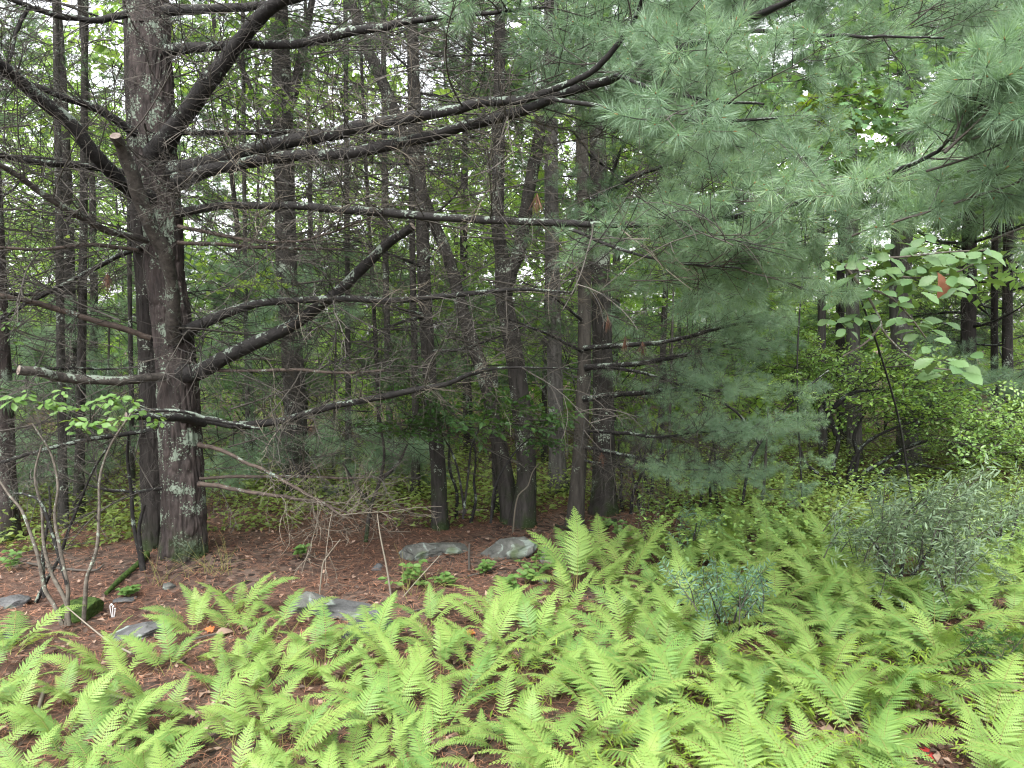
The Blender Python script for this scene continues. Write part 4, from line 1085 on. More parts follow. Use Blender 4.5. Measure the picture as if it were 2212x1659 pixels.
# ---------------------------------------------------------------- ferns
def frond_mesh(name, L, phi0, phi1, halfw, pairs, seed):
    r = np.random.default_rng(seed)
    b = MB()
    n = 24
    s = np.linspace(0, 1, n)
    phi = phi0 + (phi1 - phi0) * s ** 1.5
    sway = r.normal() * .10
    pts = np.zeros((n, 3))
    for i in range(1, n):
        a = phi[i]
        t = np.array([sway * s[i], math.sin(a), math.cos(a)])
        pts[i] = pts[i - 1] + unit(t) * L / (n - 1)
    b.tube(pts, np.linspace(.0024, .0006, n), 4, mat=1)
    st = 0.22
    for i in range(pairs):
        f = st + (1 - st) * ((i + .3) / pairs) ** .92
        k = min(f, .999) * (n - 1); a = int(k)
        p = pts[a] + (pts[min(a + 1, n - 1)] - pts[a]) * (k - a)
        t = unit(pts[min(a + 1, n - 1)] - pts[max(a - 1, 0)])
        x = np.array([1.0, 0, 0]); x = unit(x - t * x.dot(t)); nr = np.cross(x, t)
        u = (f - st) / (1 - st)
        wl = halfw * (min(1, .42 + 2.1 * u) if u < .28 else 1) * (1 - max(0, (u - .28) / .72) ** 1.35) + .004
        gap = L * (1 - st) / pairs
        for sd in (-1, 1):
            ln = wl * r.uniform(.9, 1.1)
            sw = R(r.uniform(12, 24)) + u * .5
            d = unit(x * sd * math.cos(sw) + t * math.sin(sw) + nr * r.normal() * .07)
            q = np.cross(nr, d); q = unit(q)
            droop = r.uniform(.10, .26)
            lobes = max(3, int(ln / .0078))
            wp = min(gap * .47, .0105) * (1 if ln > .02 else .7)
            e = np.linspace(0, 1, lobes + 1)
            c = p + d * (e * ln)[:, None] - nr * (droop * ln * e ** 2)[:, None]
            v = [*c]; tr_, qd = [], []
            for j in range(lobes):
                em = e[j] + (e[j + 1] - e[j]) * .62
                w_ = wp * (1 - em ** 2.2) * (.85 if j == 0 else 1) + .0006
                base = c[j] + (c[j + 1] - c[j]) * .62 + d * (e[1] * ln * .25)
                for sg in (1, -1):
                    o1 = base + q * sg * w_ - nr * w_ * .22 - (c[j + 1] - c[j]) * .3
                    o2 = base + q * sg * w_ * .93 - nr * w_ * .22 + (c[j + 1] - c[j]) * .12
                    v += [o1, o2]; m_ = len(v)
                    qd.append([j, m_ - 2, m_ - 1, j + 1] if sg > 0 else [j, j + 1, m_ - 1, m_ - 2])
            b.add(v, quads=qd)
    return b.mesh(name, [M['fern'], M['fern_stem']])

FROND = []
for i in range(12):
    FROND.append(frond_mesh('frond', .5, R(random.uniform(18, 46)), R(random.uniform(68, 118)), random.uniform(.07, .09), random.choice([22, 24, 26]), i + 5))

ROCK_SPOTS = [ground_pt(745, 1345), ground_pt(655, 1330), ground_pt(290, 1385)]
def fern_density(px, py):
    """how thick the ferns grow where the ground shows at this photo point"""
    if py > 1640:
        if px > 1950: return .12
        return 1.0
    if px < 60: lim = 1400
    elif px < 330: lim = 1450
    elif px < 420: lim = 1410
    elif px < 640: lim = 1362
    elif px < 900: lim = 1400
    elif px < 1000: lim = 1400
    elif px < 1180: lim = 1345
    elif px < 1300: lim = 1255
    elif px < 1500: lim = 1190
    else: lim = 1165
    if py < lim: return 0.0
    d = 1.0
    if px < 420 and py < 1560: d = .42
    if 420 <= px < 640 and py < 1440: d = .55
    if 1000 < px < 1450 and py < 1420: d = .62
    if px > 1250 and 1500 < py < 1600: d = .8
    if px > 1880 and py > 1500: d = .12
    if px > 2000 and py > 1460: d = .05
    if 1830 < px < 2150 and py < 1310: d = .35
    return d

FERN_MARKS = [(60, 1560, 'over red needles at the picture corner'), (90, 1440, 'at the foot of the bare azalea stems'), (250, 1480, 'by the low dark stone on the needle bank'), (330, 1600, 'beside the light barkless stick'),
    (500, 1420, 'below the spreading fern by the big pine'), (520, 1600, 'at the lower picture border below the needle bank'), (680, 1440, 'before the lichen-topped slab block'), (850, 1460, 'before the dark end of the long slab'),
    (800, 1620, 'at the lower picture border below the long slab'), (1020, 1440, 'around the litter beyond the slab'), (1080, 1620, 'at the lower picture border in the middle of the bed'), (1250, 1400, 'in the bed below the tall upright fern'),
    (1330, 1550, 'in the bed between slab and blue sweetfern'), (1400, 1280, 'below the slim smooth pine'), (1560, 1480, 'just in front of the low blue sweetfern'), (1500, 1320, 'behind the low blue sweetfern'), (1600, 1200, 'under the young light-needled pine'),
    (1720, 1400, 'between the blue and the grey sweetferns'), (1780, 1240, 'beside the grey sweetfern bush'), (1700, 1600, 'in the stiltgrass at the lower picture border'), (1900, 1420, 'in front of the grey sweetfern bush'),
    (2080, 1380, 'at the picture edge below the grey sweetfern'), (1950, 1560, 'beside the bare litter corner'), (2150, 1220, 'beside the open sweetfern at the picture edge')]
def fern_label(px, py):
    m = min(FERN_MARKS, key=lambda q: (q[0] - px) ** 2 + 2.5 * (q[1] - min(py, 1659)) ** 2)
    return 'bright green fern ' + m[2], 'ferns ' + m[2]

def fern(x, y, nf, scale, label, group, head=None, lean=0.0):
    z = float(gz(x, y))
    root = empty('fern', (x, y, z - .01))
    tag(root, label, 'fern', group)
    h0 = rng.uniform(-1.6, 1.6) if head is None else head
    for i in range(nf):
        a = h0 + (i - (nf - 1) / 2) * 3.6 / max(nf, 1) + rng.normal() * .4 if nf > 1 else h0
        sc = scale * rng.uniform(.75, 1.12)
        m = Matrix.Translation((rng.normal() * .025, rng.normal() * .025, 0)) @ Matrix.Rotation(-a, 4, 'Z') @ Matrix.Rotation(rng.normal() * .12 + lean, 4, 'Y') @ Matrix.Rotation(rng.normal() * .12, 4, 'X') @ Matrix.Diagonal((sc * rng.uniform(.9, 1.15), sc, sc, 1))
        put('frond', pick(FROND), root, m)

def ferns():
    pts = []
    tries = 0
    while tries < 9000 and len(pts) < 292:
        tries += 1
        y = rng.uniform(1.75, 6.4)
        x = rng.uniform(-1, 1) * (y * .72 + .25)
        px, py = pix((x, y, float(gz(x, y))))
        if py > 2350: continue
        dn = fern_density(px, py)
        if rng.random() > dn: continue
        md = .15 if dn > .7 else .2
        if any((x - a) ** 2 + (y - c) ** 2 < md ** 2 for a, c in pts): continue
        if any((x - q[0]) ** 2 + (y - q[1]) ** 2 < .012 for q in ROCK_SPOTS): continue
        pts.append((x, y))
        lab, gr = fern_label(px, py)
        tall = .68 if px < 420 else (.76 if px < 1200 else .95)
        hd = rng.normal() * 1.1
        if px > 1450 and rng.random() < .35: hd += 1.4
        fern(x, y, int(rng.integers(4, 8)), tall * rng.uniform(.72, 1.05), lab, gr, hd)
    for px, py, nf, sc, hd, lab in (
            (1243, 1295, 5, 1.15, -.2, 'tall upright fern standing apart beside the blocky pale stone'),
            (1345, 1265, 5, 1.05, .2, 'tall pointed fern before the slim smooth pine'),
            (520, 1335, 7, .85, 0, 'spreading fern rising against bare needles below the big pine'),
            (440, 1345, 5, .65, -.4, 'small fern beside the spreading one on the needle bank'),
            (30, 1420, 4, .85, .8, 'single broad fern leaning in at the picture edge'),
            (1085, 1360, 6, .85, .1, 'fern with a tall pointed tip on bare litter beyond the bed'),
            (920, 1360, 5, .7, .3, 'small drooping fern on the litter beyond the long slab'),
            (800, 1395, 5, .6, .2, 'fern standing in front of the slab end')):
        g = ground_pt(px, py)
        fern(g[0], g[1], nf, sc, lab, 'single ferns', hd)
ferns()

# ---------------------------------------------------------------- shrubs and saplings
def stems(root, lines, depth, mat='twig', w=(9, 4), name='stem'):
    out = []
    for pts in lines:
        m = len(pts); rows = []
        for i, q in enumerate(pts):
            d = depth + (q[2] if len(q) > 2 else 0)
            rows.append([*P(q[0], q[1], d), (w[0] + (w[1] - w[0]) * i / (m - 1)) / 2 / F * d])
        sp = smooth_path(rows, 6 * m)
        b = MB(); b.tube(sp[:, :3], sp[:, 3], 7, disp=lambda th, s, rr: 1 + .15 * vnoise(np.stack([np.cos(th) * 2, np.sin(th) * 2, s * 20], -1)))
        out.append((b.build(name, M[mat], root, smooth=True, loc=root.location), sp))
    return out

# leggy azalea in front of the big pine
M['azalea_stem'] = bark_mat('azalea_stem', (0.07, 0.06, 0.05), (0.24, 0.21, 0.175), lich=.3, stretch=1, bump=.3)
def azalea():
    g = ground_pt(142, 1356); root = empty('azalea_shrub', tuple(g))
    tag(root, 'leggy shrub with bare pale stems and a few light green leaves before the big pine', 'shrub')
    d = g[1]
    st = stems(root, [[(137, 1356), (118, 1310), (97, 1273), (83, 1206), (62, 1140), (45, 1100), (20, 1070), (0, 1040), (-30, 1000)],
                 [(143, 1352), (146, 1300), (145, 1262), (127, 1173), (118, 1110), (125, 1050), (110, 980), (70, 915)],
                 [(180, 1345), (184, 1290), (188, 1246), (208, 1190), (214, 1110), (216, 1030), (240, 960), (285, 890)],
                 [(150, 1350), (142, 1300), (112, 1240), (95, 1180), (90, 1100), (75, 1030), (90, 960)]], d, 'azalea_stem', (10, 4))
    st += stems(root, [[(70, 1318, .35), (100, 1255, .35), (127, 1206, .35), (150, 1140, .3), (170, 1090, .3), (205, 1010, .2), (262, 925, .1)],
                       [(95, 1290, .3), (93, 1190, .3), (108, 1110, .3), (106, 1050, .3)], [(145, 1262), (95, 1100), (60, 1070), (30, 1066)]], d, 'limb', (9, 4))
    st += stems(root, [[(307, 1240, .75), (302, 1200, .75), (288, 1130, .75), (283, 1060, .75), (275, 990, .7), (278, 940, .6)], [(312, 1238, .75), (300, 1150, .75), (312, 1090, .75)]], d, 'limb', (10, 6))
    # individual leaves in whorls
    for cx, cy, dd, n, s in ((28, 862, -.15, 9, 1.1), (60, 855, -.15, 9, 1), (95, 868, -.1, 8, 1), (118, 870, -.1, 8, 1), (135, 845, 0, 7, .8), (160, 908, -.1, 8, 1), (190, 915, -.15, 9, 1.05), (222, 912, -.15, 9, 1),
                             (255, 905, -.1, 8, .9), (235, 858, 0, 9, 1), (262, 858, 0, 8, 1), (285, 872, 0, 7, .9), (170, 880, .1, 8, .9), (205, 870, .1, 8, .9), (330, 905, .1, 7, .8), (345, 912, .1, 7, .8),
                             (130, 885, .2, 6, .8), (178, 932, 0, 4, .9), (20, 700, .5, 7, .8), (5, 672, .5, 7, .8), (30, 735, .6, 6, .8), (300, 890, .1, 7, .8), (250, 880, .1, 8, .9)):
        c = P(cx, cy, d + dd)
        for i in range(n):
            b = MB(); a = i / n * 6.28 + rng.random()
            dr = np.array([math.cos(a), math.sin(a) * .9, rng.uniform(-.45, .15)])
            add_leaf(b, c + dr * .006 + rng.normal(size=3) * .012, dr, np.array([0, -.6, 1.0]) + rng.normal(size=3) * .3, .058 * s * rng.uniform(.7, 1.15), .028 * s, 0, 'obovate', droop=.25)
            b.build('leaf', M['azalea_leaf'], root, smooth=True, loc=root.location)
        tw, _ = curve_twig(c, (rng.normal() * .5, .6, -.5), .18, 5, .3)
        b = MB(); b.tube(tw, np.linspace(.0015, .0025, 5), 4); b.build('twig', M['azalea_stem'], root, loc=root.location)
    for i in range(14):
        o, sp = st[int(rng.integers(len(st)))]
        dress(root, o, sp, DEAD, 1, .4, 1, .25, .5, 'bare_twig', roll=1)
azalea()

def shrub(name, label, px, py, lines, depth_off, w, leaf_meshes, zones, cat='shrub', mat='limb', part='leafy_spray', group=None, heading=None):
    g = ground_pt(px, py); root = empty(name, tuple(g)); tag(root, label, cat, group)
    d = g[1] + depth_off
    st = stems(root, lines, d, mat, w)
    for x0, x1, y0, y1, n, s0, s1, dz in zones:
        for i in range(n):
            c = P(rng.uniform(x0, x1), rng.uniform(y0, y1), d + rng.uniform(-dz, dz))
            out = unit(np.array([c[0] - g[0], c[1] - g[1] - .3, .15])) if heading is None else unit(heading)
            dr = out + rng.normal(size=3) * np.array([.4, .4, .2])
            put(part, pick(leaf_meshes), root, frame(rel(root, c - unit(dr) * .2 * s0), dr, scale=rng.uniform(s0, s1), roll=rng.normal() * .35))
    return root, st

# blueberry / azalea thicket
bl, bst = shrub('blueberry_shrub', 'wide leaning shrub with dark twisted stems and glossy light leaves below the maple', 1825, 1068,
    [[(1822, 1070), (1800, 1010), (1810, 960), (1806, 930), (1785, 915), (1800, 880), (1830, 850)], [(1830, 1070), (1835, 1020), (1850, 980), (1880, 950), (1930, 925), (1990, 905)],
     [(1826, 1066), (1880, 1040), (1930, 1010), (1990, 1005), (2060, 1020)], [(1838, 1068), (1858, 1030), (1900, 1000), (1960, 965), (2030, 950), (2090, 970)], [(1806, 940), (1795, 905), (1780, 870), (1790, 830)],
     [(1815, 1060), (1775, 1030), (1740, 1000), (1725, 960)], [(1860, 1060), (1900, 1045), (1925, 1015), (1950, 1008)], [(1785, 916), (1750, 900), (1720, 860), (1716, 800), (1780, 745)],
     [(1800, 880), (1840, 850), (1900, 840)], [(1840, 1040), (1852, 990), (1845, 940), (1870, 890)]], 0, (13, 4), SHRUBBY,
    [(1720, 1960, 770, 860, 40, .8, 1.2, .5), (1800, 2060, 840, 910, 38, .8, 1.2, .6), (1930, 2180, 880, 970, 38, .6, 1.0, .6), (1690, 1800, 740, 850, 12, .6, .9, .4), (2050, 2200, 940, 1000, 10, .6, .9, .6)])
for o, sp in bst: dress(bl, o, sp, DEAD, 3, .4, 1, .3, .6, 'bare_twig', roll=1)
shrub('blueberry_shrub', 'small leafy shrub at the picture edge below the dark pines', 2200, 1030, [[(2200, 1030), (2190, 960), (2170, 900)], [(2205, 1030), (2215, 960), (2200, 880)]], 0, (8, 4), SHRUBBY,
    [(2130, 2240, 860, 1000, 22, .6, 1.0, .5)])
# loose sprig across the pine gap
shrub('blueberry_sapling', 'slender arching sapling with a line of pale leaves crossing the pine boughs', 1615, 1100, [[(1600, 1110), (1620, 1000), (1660, 930), (1700, 880), (1740, 840), (1790, 800)], [(1640, 960), (1600, 900), (1560, 870), (1500, 845)]], -.6, (7, 3), SHRUBBY,
    [(1480, 1640, 840, 885, 7, .35, .5, .1), (1640, 1760, 800, 880, 6, .35, .5, .1)])
# sweetferns: narrow toothed leaves
SWEET = [leafy_bough_mesh('sweetfern_spray', L=.40, n_side=8, per=10, leaf=.058, wd=.011, kind='lance', mats=[M['sweetfern'], M['twig']], flat=.6, zup=.5, twigr=.003) for _ in range(5)]
BLUE = [leafy_bough_mesh('blue_sweetfern_spray', L=.34, n_side=6, per=9, leaf=.04, wd=.010, kind='lance', mats=[M['bluefern'], M['twig']], flat=.6, zup=.6, twigr=.003) for _ in range(3)]
shrub('sweetfern_bush', 'dense grey-green sweetfern bush with narrow toothed leaves among the ferns', 1935, 1312, [[(1935, 1314), (1960, 1260), (2000, 1200), (2040, 1140)], [(1930, 1312), (1925, 1250), (1900, 1190), (1860, 1140)], [(1938, 1312), (1985, 1270), (2050, 1230), (2100, 1190)], [(1932, 1312), (1950, 1220), (1960, 1130)]], 0, (10, 4), SWEET,
    [(1880, 2100, 1100, 1180, 26, .6, 1.1, .45), (1860, 2130, 1160, 1290, 34, .5, 1.0, .4), (1800, 1880, 1120, 1200, 6, .5, .8, .4), (2020, 2160, 1200, 1300, 7, .5, .9, .3)], heading=(.1, -.35, .55))
shrub('sweetfern_bush', 'open leafy sweetfern bush at the picture edge beyond the dense one', 2160, 1240, [[(2150, 1240), (2160, 1180), (2165, 1120)], [(2155, 1240), (2185, 1160), (2200, 1100)]], .3, (7, 3), SWEET,
    [(2110, 2230, 1080, 1220, 22, .6, .9, .4)], heading=(.1, -.2, .8))
shrub('sweetfern_bush', 'low bluish sweetfern with fine leaves amid bright ferns', 1578, 1405, [[(1578, 1408), (1585, 1350), (1600, 1290)], [(1576, 1408), (1555, 1340), (1530, 1270)], [(1580, 1405), (1610, 1330), (1640, 1290)]], 0, (5, 2.5), BLUE,
    [(1500, 1640, 1240, 1370, 20, .55, .85, .15)], heading=(0, -.2, .9))
shrub('sweetfern_bush', 'small bluish sweetfern behind the tall upright ferns', 1500, 1215, [[(1500, 1215), (1498, 1170), (1505, 1130)]], 0, (5, 2.5), BLUE, [(1470, 1560, 1120, 1190, 8, .5, .8, .2)], heading=(0, -.2, .9))
shrub('leafy_seedling', 'upright seedling with round leaflets at the bare corner', 2120, 1470, [[(2120, 1500), (2122, 1440), (2140, 1390)]], -.1, (4, 2), DARKLEAF, [(2070, 2200, 1390, 1460, 7, .35, .5, .15)], heading=(.2, -.2, .6))
# leafy understory below the crossing stems
shrub('viburnum_shrub', 'thin-stemmed understory shrub with dull green leaves before the crossing stems', 1040, 1150,
    [[(1000, 1120), (1010, 1040), (1020, 960), (1050, 900)], [(1060, 1130), (1070, 1050), (1110, 980), (1150, 940)], [(1005, 1110), (985, 1000), (950, 930)]], -.35, (6, 3), DARKLEAF,
    [(940, 1080, 870, 930, 12, .6, .95, .3), (1080, 1190, 880, 970, 16, .6, .95, .3), (880, 960, 880, 960, 8, .5, .8, .3)])
shrub('viburnum_shrub', 'crooked dark shrub stems with sparse leaves beside the brush', 770, 1170, [[(790, 1170), (800, 1100), (820, 1040), (830, 980), (820, 900), (830, 850)], [(800, 1090), (770, 1050), (740, 1000)], [(820, 1040), (860, 1000), (880, 960)]], -.1, (10, 4), DARKLEAF,
    [(800, 960, 850, 940, 12, .5, .8, .4), (760, 860, 780, 880, 8, .5, .8, .4)], mat='oak_bark')
# thin bare understory stems
for i, (px, py, top) in enumerate(((1015, 1130, 950), (1060, 1125, 1010), (985, 1120, 900), (1345, 1105, 950), (1362, 1110, 930), (1378, 1105, 1000), (1405, 1090, 880), (1530, 1120, 960), (1510, 1115, 990), (1555, 1110, 940), (1345, 1085, 980), (1398, 1070, 960))):
    g = ground_pt(px, py); root = empty('bare_shrub_stem', tuple(g))
    tag(root, 'thin dark bare shrub stem in the shade under the pines', 'stem', 'bare shrub stems under the pines')
    x = px; pts = [(px, py + 4)]
    for j in range(4):
        x += rng.normal() * 9; pts.append((x, py + (top - py) * (j + 1) / 4))
    s_ = stems(root, [pts], g[1], 'limb', (8, 3))
    dress(root, *s_[0], DEAD, 3, .4, 1, .3, .6, 'bare_twig', roll=1)

# chestnut-oak sapling with large leaves
def oak_sapling():
    g = ground_pt(1985, 1165); root = empty('oak_sapling', tuple(g))
    tag(root, 'young oak with big wavy-edged leaves and one withered brown leaf', 'sapling')
    stems(root, [[(1985, 1168, 0), (1960, 1020, -.1), (1940, 900, -.3), (1900, 760, -.7), (1860, 650, -1.3), (1828, 572, -1.5)]], g[1], 'limb', (5, 4), 'trunk')
    D = g[1] - 1.5
    stems(root, [[(1825, 575), (1860, 620), (1880, 650), (1901, 690), (1908, 715), (1950, 760), (2000, 790), (2060, 800)], [(1826, 578), (1900, 590), (1980, 600), (2060, 590), (2120, 560)],
                 [(1860, 620), (1920, 640), (1970, 690), (2000, 730)], [(1826, 576), (1850, 560), (1950, 555), (2040, 545), (2130, 540)], [(1905, 700), (1870, 740), (1820, 770)]], D, 'azalea_stem', (6, 3), 'branch')
    for cx, cy, n, s in ((2062, 800, 7, 1.15), (2030, 780, 4, 1.0), (2100, 770, 3, .9), (1990, 720, 6, .8), (1960, 690, 5, .8), (2010, 745, 5, .8), (1920, 650, 5, .8), (1890, 620, 5, .75), (1860, 595, 5, .8), (1840, 570, 5, .8),
                         (1950, 590, 6, .85), (2000, 580, 6, .9), (2050, 590, 5, .9), (2080, 560, 6, .9), (2120, 545, 6, .85), (1990, 545, 6, .85), (1920, 555, 6, .8), (1880, 540, 5, .8), (2040, 535, 5, .8), (2070, 625, 4, .8),
                         (1900, 585, 6, .8), (2030, 560, 6, .9), (2100, 590, 5, .85), (1975, 610, 5, .85), (1870, 560, 5, .8), (2040, 700, 4, .8), (1830, 640, 5, .7), (1850, 680, 6, .7), (1810, 690, 6, .7), (1840, 720, 4, .7), (1800, 560, 4, .7), (1930, 520, 4, .8), (2000, 510, 4, .8), (1960, 640, 4, .8)):
        c = P(cx, cy, D + rng.normal() * .12)
        for i in range(n):
            b = MB(); a = i / n * 6.28 + rng.random()
            dr = np.array([math.cos(a), math.sin(a), rng.uniform(-.5, .1)])
            add_leaf(b, c + dr * .01 + rng.normal(size=3) * .02, dr, np.array([0, -.9, .9]) + rng.normal(size=3) * .35, 0.135 * s * rng.uniform(.75, 1.1), .066 * s, 0, 'oak', droop=.25)
            b.build('leaf', M['oak_leaf'], root, smooth=True, loc=root.location)
    c = P(2025, 588, D - .1)
    b = MB(); add_leaf(b, c, np.array([.2, -.1, -1.0]), np.array([.2, -1.0, .2]), .14, .085, 0, 'oak', fold=.9, droop=.3)
    o = b.build('withered_leaf', M['brown_leaf'], root, smooth=True, loc=root.location); o['label'] = 'withered brown hanging leaf'
oak_sapling()
LIME = [leafy_bough_mesh('lime_spray', L=.45, n_side=5, per=6, leaf=.085, wd=.04, kind='obovate', mats=[M['lime_leaf'], M['twig']], flat=.5, zup=.2) for _ in range(3)]
shrub('sassafras_sapling', 'slender sapling with yellow-green leaves shining between pine boughs', 1740, 1120, [[(1735, 1120), (1722, 800), (1740, 500), (1745, 330), (1770, 240)]], -.3, (4, 3), LIME,
    [(1700, 1800, 230, 350, 14, .7, 1.1, .3)], cat='sapling', heading=(.2, -.5, .3))
# small pines under the canopy
def pine_sapling(label, px, py, line, zones, w=(8, 4), dz=.3):
    g = ground_pt(px, py); root = empty('pine_sapling', tuple(g)); tag(root, label, 'sapling', 'young pines')
    st = stems(root, [line], g[1], 'slim_bark', w, 'trunk')
    for x0, x1, y0, y1, n, s0, s1 in zones:
        for i in range(n):
            c = P(rng.uniform(x0, x1), rng.uniform(y0, y1), g[1] + rng.uniform(-dz, dz))
            dr = unit(np.array([c[0] - g[0], c[1] - g[1] - .2, .1])) + rng.normal(size=3) * .25
            put('bough', pick(BOUGH), root, frame(rel(root, c - unit(dr) * .3 * s0), dr, scale=rng.uniform(s0, s1), roll=rng.normal() * .4))
pine_sapling('young pine with soft light needles just above the far ferns', 1640, 1120, [(1640, 1122), (1650, 1050), (1655, 960), (1660, 880)], [(1500, 1780, 1000, 1100, 10, .4, .65), (1560, 1740, 860, 980, 8, .4, .65)])
pine_sapling('feathery pine behind the wide shrub, below the dark pines', 2080, 1030, [(2080, 1030), (2082, 900), (2085, 780)], [(2000, 2212, 760, 880, 16, .7, 1.0)], dz=.5)
pine_sapling('young pine filling the gap beside the slim smooth trunk', 1440, 1095, [(1440, 1095), (1445, 950), (1450, 800), (1455, 620)], [(1300, 1560, 880, 960, 6, .5, .7), (1340, 1720, 620, 860, 14, .5, .8)], dz=.7)
pine_sapling('dark young pine beneath the limbs far behind the shrub stems', 230, 1060, [(230, 1060), (232, 900), (236, 700)], [(40, 420, 960, 1060, 16, .9, 1.4), (0, 300, 700, 900, 14, .9, 1.4)], dz=.9)
pine_sapling('dark young pine behind the brush, between oak and slender pine', 720, 1050, [(720, 1050), (722, 900), (726, 700)], [(560, 900, 940, 1020, 14, .9, 1.3), (500, 900, 560, 800, 16, .9, 1.3)], dz=.9)

# seedlings on the litter
for i, (px, py, s) in enumerate(((880, 1275, .55), (905, 1262, .5), (1160, 1240, .5), (1135, 1262, .4), (1110, 1285, .4), (1050, 1240, .3), (278, 1290, .25), (650, 1205, .35), (20, 1235, .5), (960, 1268, .3), (1120, 1310, .35), (1340, 1165, .5), (1300, 1150, .4))):
    g = ground_pt(px, py); root = empty('seedling', tuple(g))
    tag(root, 'small broad-leaved seedling sprouting from the red needle litter', 'seedling', 'seedlings on the litter')
    b = MB()
    for j in range(5):
        tw, de = curve_twig((0, 0, 0), (rng.normal() * .6, rng.normal() * .6, 1), .28 * s, 5, .3); b.tube(tw, np.linspace(.002, .001, 5), 4)
        for k in range(2, 5):
            for q in range(3):
                lf = MB(); a = rng.uniform(0, 6.28); add_leaf(lf, tw[k], (math.cos(a), math.sin(a), .1), np.array([0, -.3, 1]) + rng.normal(size=3) * .25, .06 * (.6 + s * .4), .038 * (.6 + s * .4), 0, 'ovate')
                lf.build('leaf', M['azalea_leaf'], root)
    b.build('stem', M['fern_stem'], root)

# ---------------------------------------------------------------- small single things
g = ground_pt(329, 1332)
root = empty('ghost_pipe', tuple(ground_pt(244, 1333))); tag(root, 'tiny white ghost pipe plant on the needle bank', 'plant')
for k in range(3):
    b = MB(); t = np.linspace(0, 1, 9); hgt = .075 * (1 - .15 * k)
    p = np.stack([.006 * (k - 1) + .008 * np.sin(t * 3) * (k - 1), 0 * t, hgt * np.sin(t * 1.9)], -1); p[:, 0] += .02 * np.clip(t - .7, 0, 1)
    b.tube(p, np.where(t > .8, .006, .0032), 7, cap=True); b.build('stem', M['pipe'], root, smooth=True)
def single_leaf(name, label, px, py, L_, wd, mat, nrm=(0, -.5, 1), kind='maple'):
    g = ground_pt(px, py); b = MB(); a = rng.uniform(0, 6.28)
    add_leaf(b, np.zeros(3), np.array([math.cos(a), math.sin(a), .15]), np.array(nrm, float), L_, wd, 0, kind, fold=.5)
    o = b.build(name, M[mat]); o.location = (g[0], g[1], g[2] + .02); tag(o, label, 'leaf', 'single fallen leaves')
single_leaf('fallen_leaf', 'bright red fallen leaf on the bare corner', 2012, 1632, .06, .05, 'red_leaf')
single_leaf('fallen_leaf', 'orange fallen leaf on needles under a fern', 462, 1366, .05, .04, 'orange_leaf')
single_leaf('fallen_leaf', 'pale dry fallen leaf beside the fern below the slab block', 505, 1372, .09, .05, 'litter_leaf', kind='oak')
single_leaf('fallen_leaf', 'reddish fallen leaf half under the middle ferns', 1008, 1372, .05, .04, 'orange_leaf')

# hanging tufts of dead needles caught on limbs
for i, (px, py, d) in enumerate(((232, 600, 4.6), (1300, 985, 5.6), (1388, 745, 5.4), (1350, 735, 5.4), (1312, 690, 5.4), (1160, 430, 3.8))):
    b = MB(); add_needles(b, np.zeros(3), np.array([0, 0, -1.0]), 46, .1, .0025, spread=(2, 28), shoot=.03, droop=.1)
    o = b.build('dead_needle_tuft', M['dead_needle']); o.location = P(px, py, d)
    tag(o, 'hanging tuft of rust-brown dead needles caught on a limb', 'needle tuft', 'dead needle tufts')

# ---------------------------------------------------------------- litter, ground cover, grass (uncountable)
def scatter_ground(n, y0, y1, spread=.76, pad=.4):
    y = y0 + (y1 - y0) * rng.random(n); x = rng.uniform(-1, 1, n) * (y * spread + pad)
    return x, y, gz(x, y)

def needle_litter():
    n = 90000
    y = 1.6 + 7.5 * rng.random(n) ** 1.3; x = rng.uniform(-1, 1, n) * (y * .74 + .3); z = gz(x, y)
    a = rng.uniform(0, 2 * np.pi, n); L_ = rng.uniform(.05, .11, n); w = rng.uniform(.0008, .0016, n) * np.clip(y / 3, 1, 2.2)
    d = np.stack([np.cos(a), np.sin(a), rng.normal(size=n) * .12], -1); s = np.stack([-np.sin(a), np.cos(a), np.zeros(n)], -1)
    c = np.stack([x, y, z + rng.uniform(.004, .02, n)], -1)
    bow = s * (L_ * rng.normal(size=n) * .12)[:, None]
    v = np.stack([c - d * L_[:, None] * .5, c + s * w[:, None] + bow, c + d * L_[:, None] * .5, c - s * w[:, None] + bow], 1).reshape(-1, 3)
    b = MB(); b.add(v, quads=np.arange(n * 4).reshape(-1, 4))
    tag(b.build('needle_litter', M['litter_needle']), 'carpet of fallen rust-red pine needles over the forest floor', 'needles', kind='stuff')
needle_litter()

def leaf_litter():
    b = MB(); n = 9000
    y = 1.6 + 9 * rng.random(n) ** 1.2; x = rng.uniform(-1, 1, n) * (y * .76 + .3); z = gz(x, y)
    a = rng.uniform(0, 6.28, n); L_ = rng.uniform(.018, .048, n)
    leaves_batch(b, np.stack([x, y, z + rng.uniform(.006, .022, n)], -1), np.stack([np.cos(a), np.sin(a), rng.normal(size=n) * .2], -1),
                 np.stack([rng.normal(size=n) * .35, rng.normal(size=n) * .35, np.ones(n)], -1), L_, L_ * rng.uniform(.4, .7, n), rng.uniform(-.6, .9, n), rng.uniform(-.3, .4, n))
    n = 2200; y = rng.uniform(1.7, 3.4, n); x = y * .74 - rng.random(n) ** 1.4 * 1.3 + .1; z = gz(x, y); a = rng.uniform(0, 6.28, n); L_ = rng.uniform(.02, .05, n)
    leaves_batch(b, np.stack([x, y, z + rng.uniform(.008, .03, n)], -1), np.stack([np.cos(a), np.sin(a), rng.normal(size=n) * .2], -1),
                 np.stack([rng.normal(size=n) * .35, rng.normal(size=n) * .35, np.ones(n)], -1), L_, L_ * rng.uniform(.4, .7, n), rng.uniform(-.6, .9, n), rng.uniform(-.3, .4, n))
    tag(b.build('leaf_litter', M['litter_leaf']), 'scattered brown fallen leaves among the needles', 'leaves', kind='stuff')
leaf_litter()

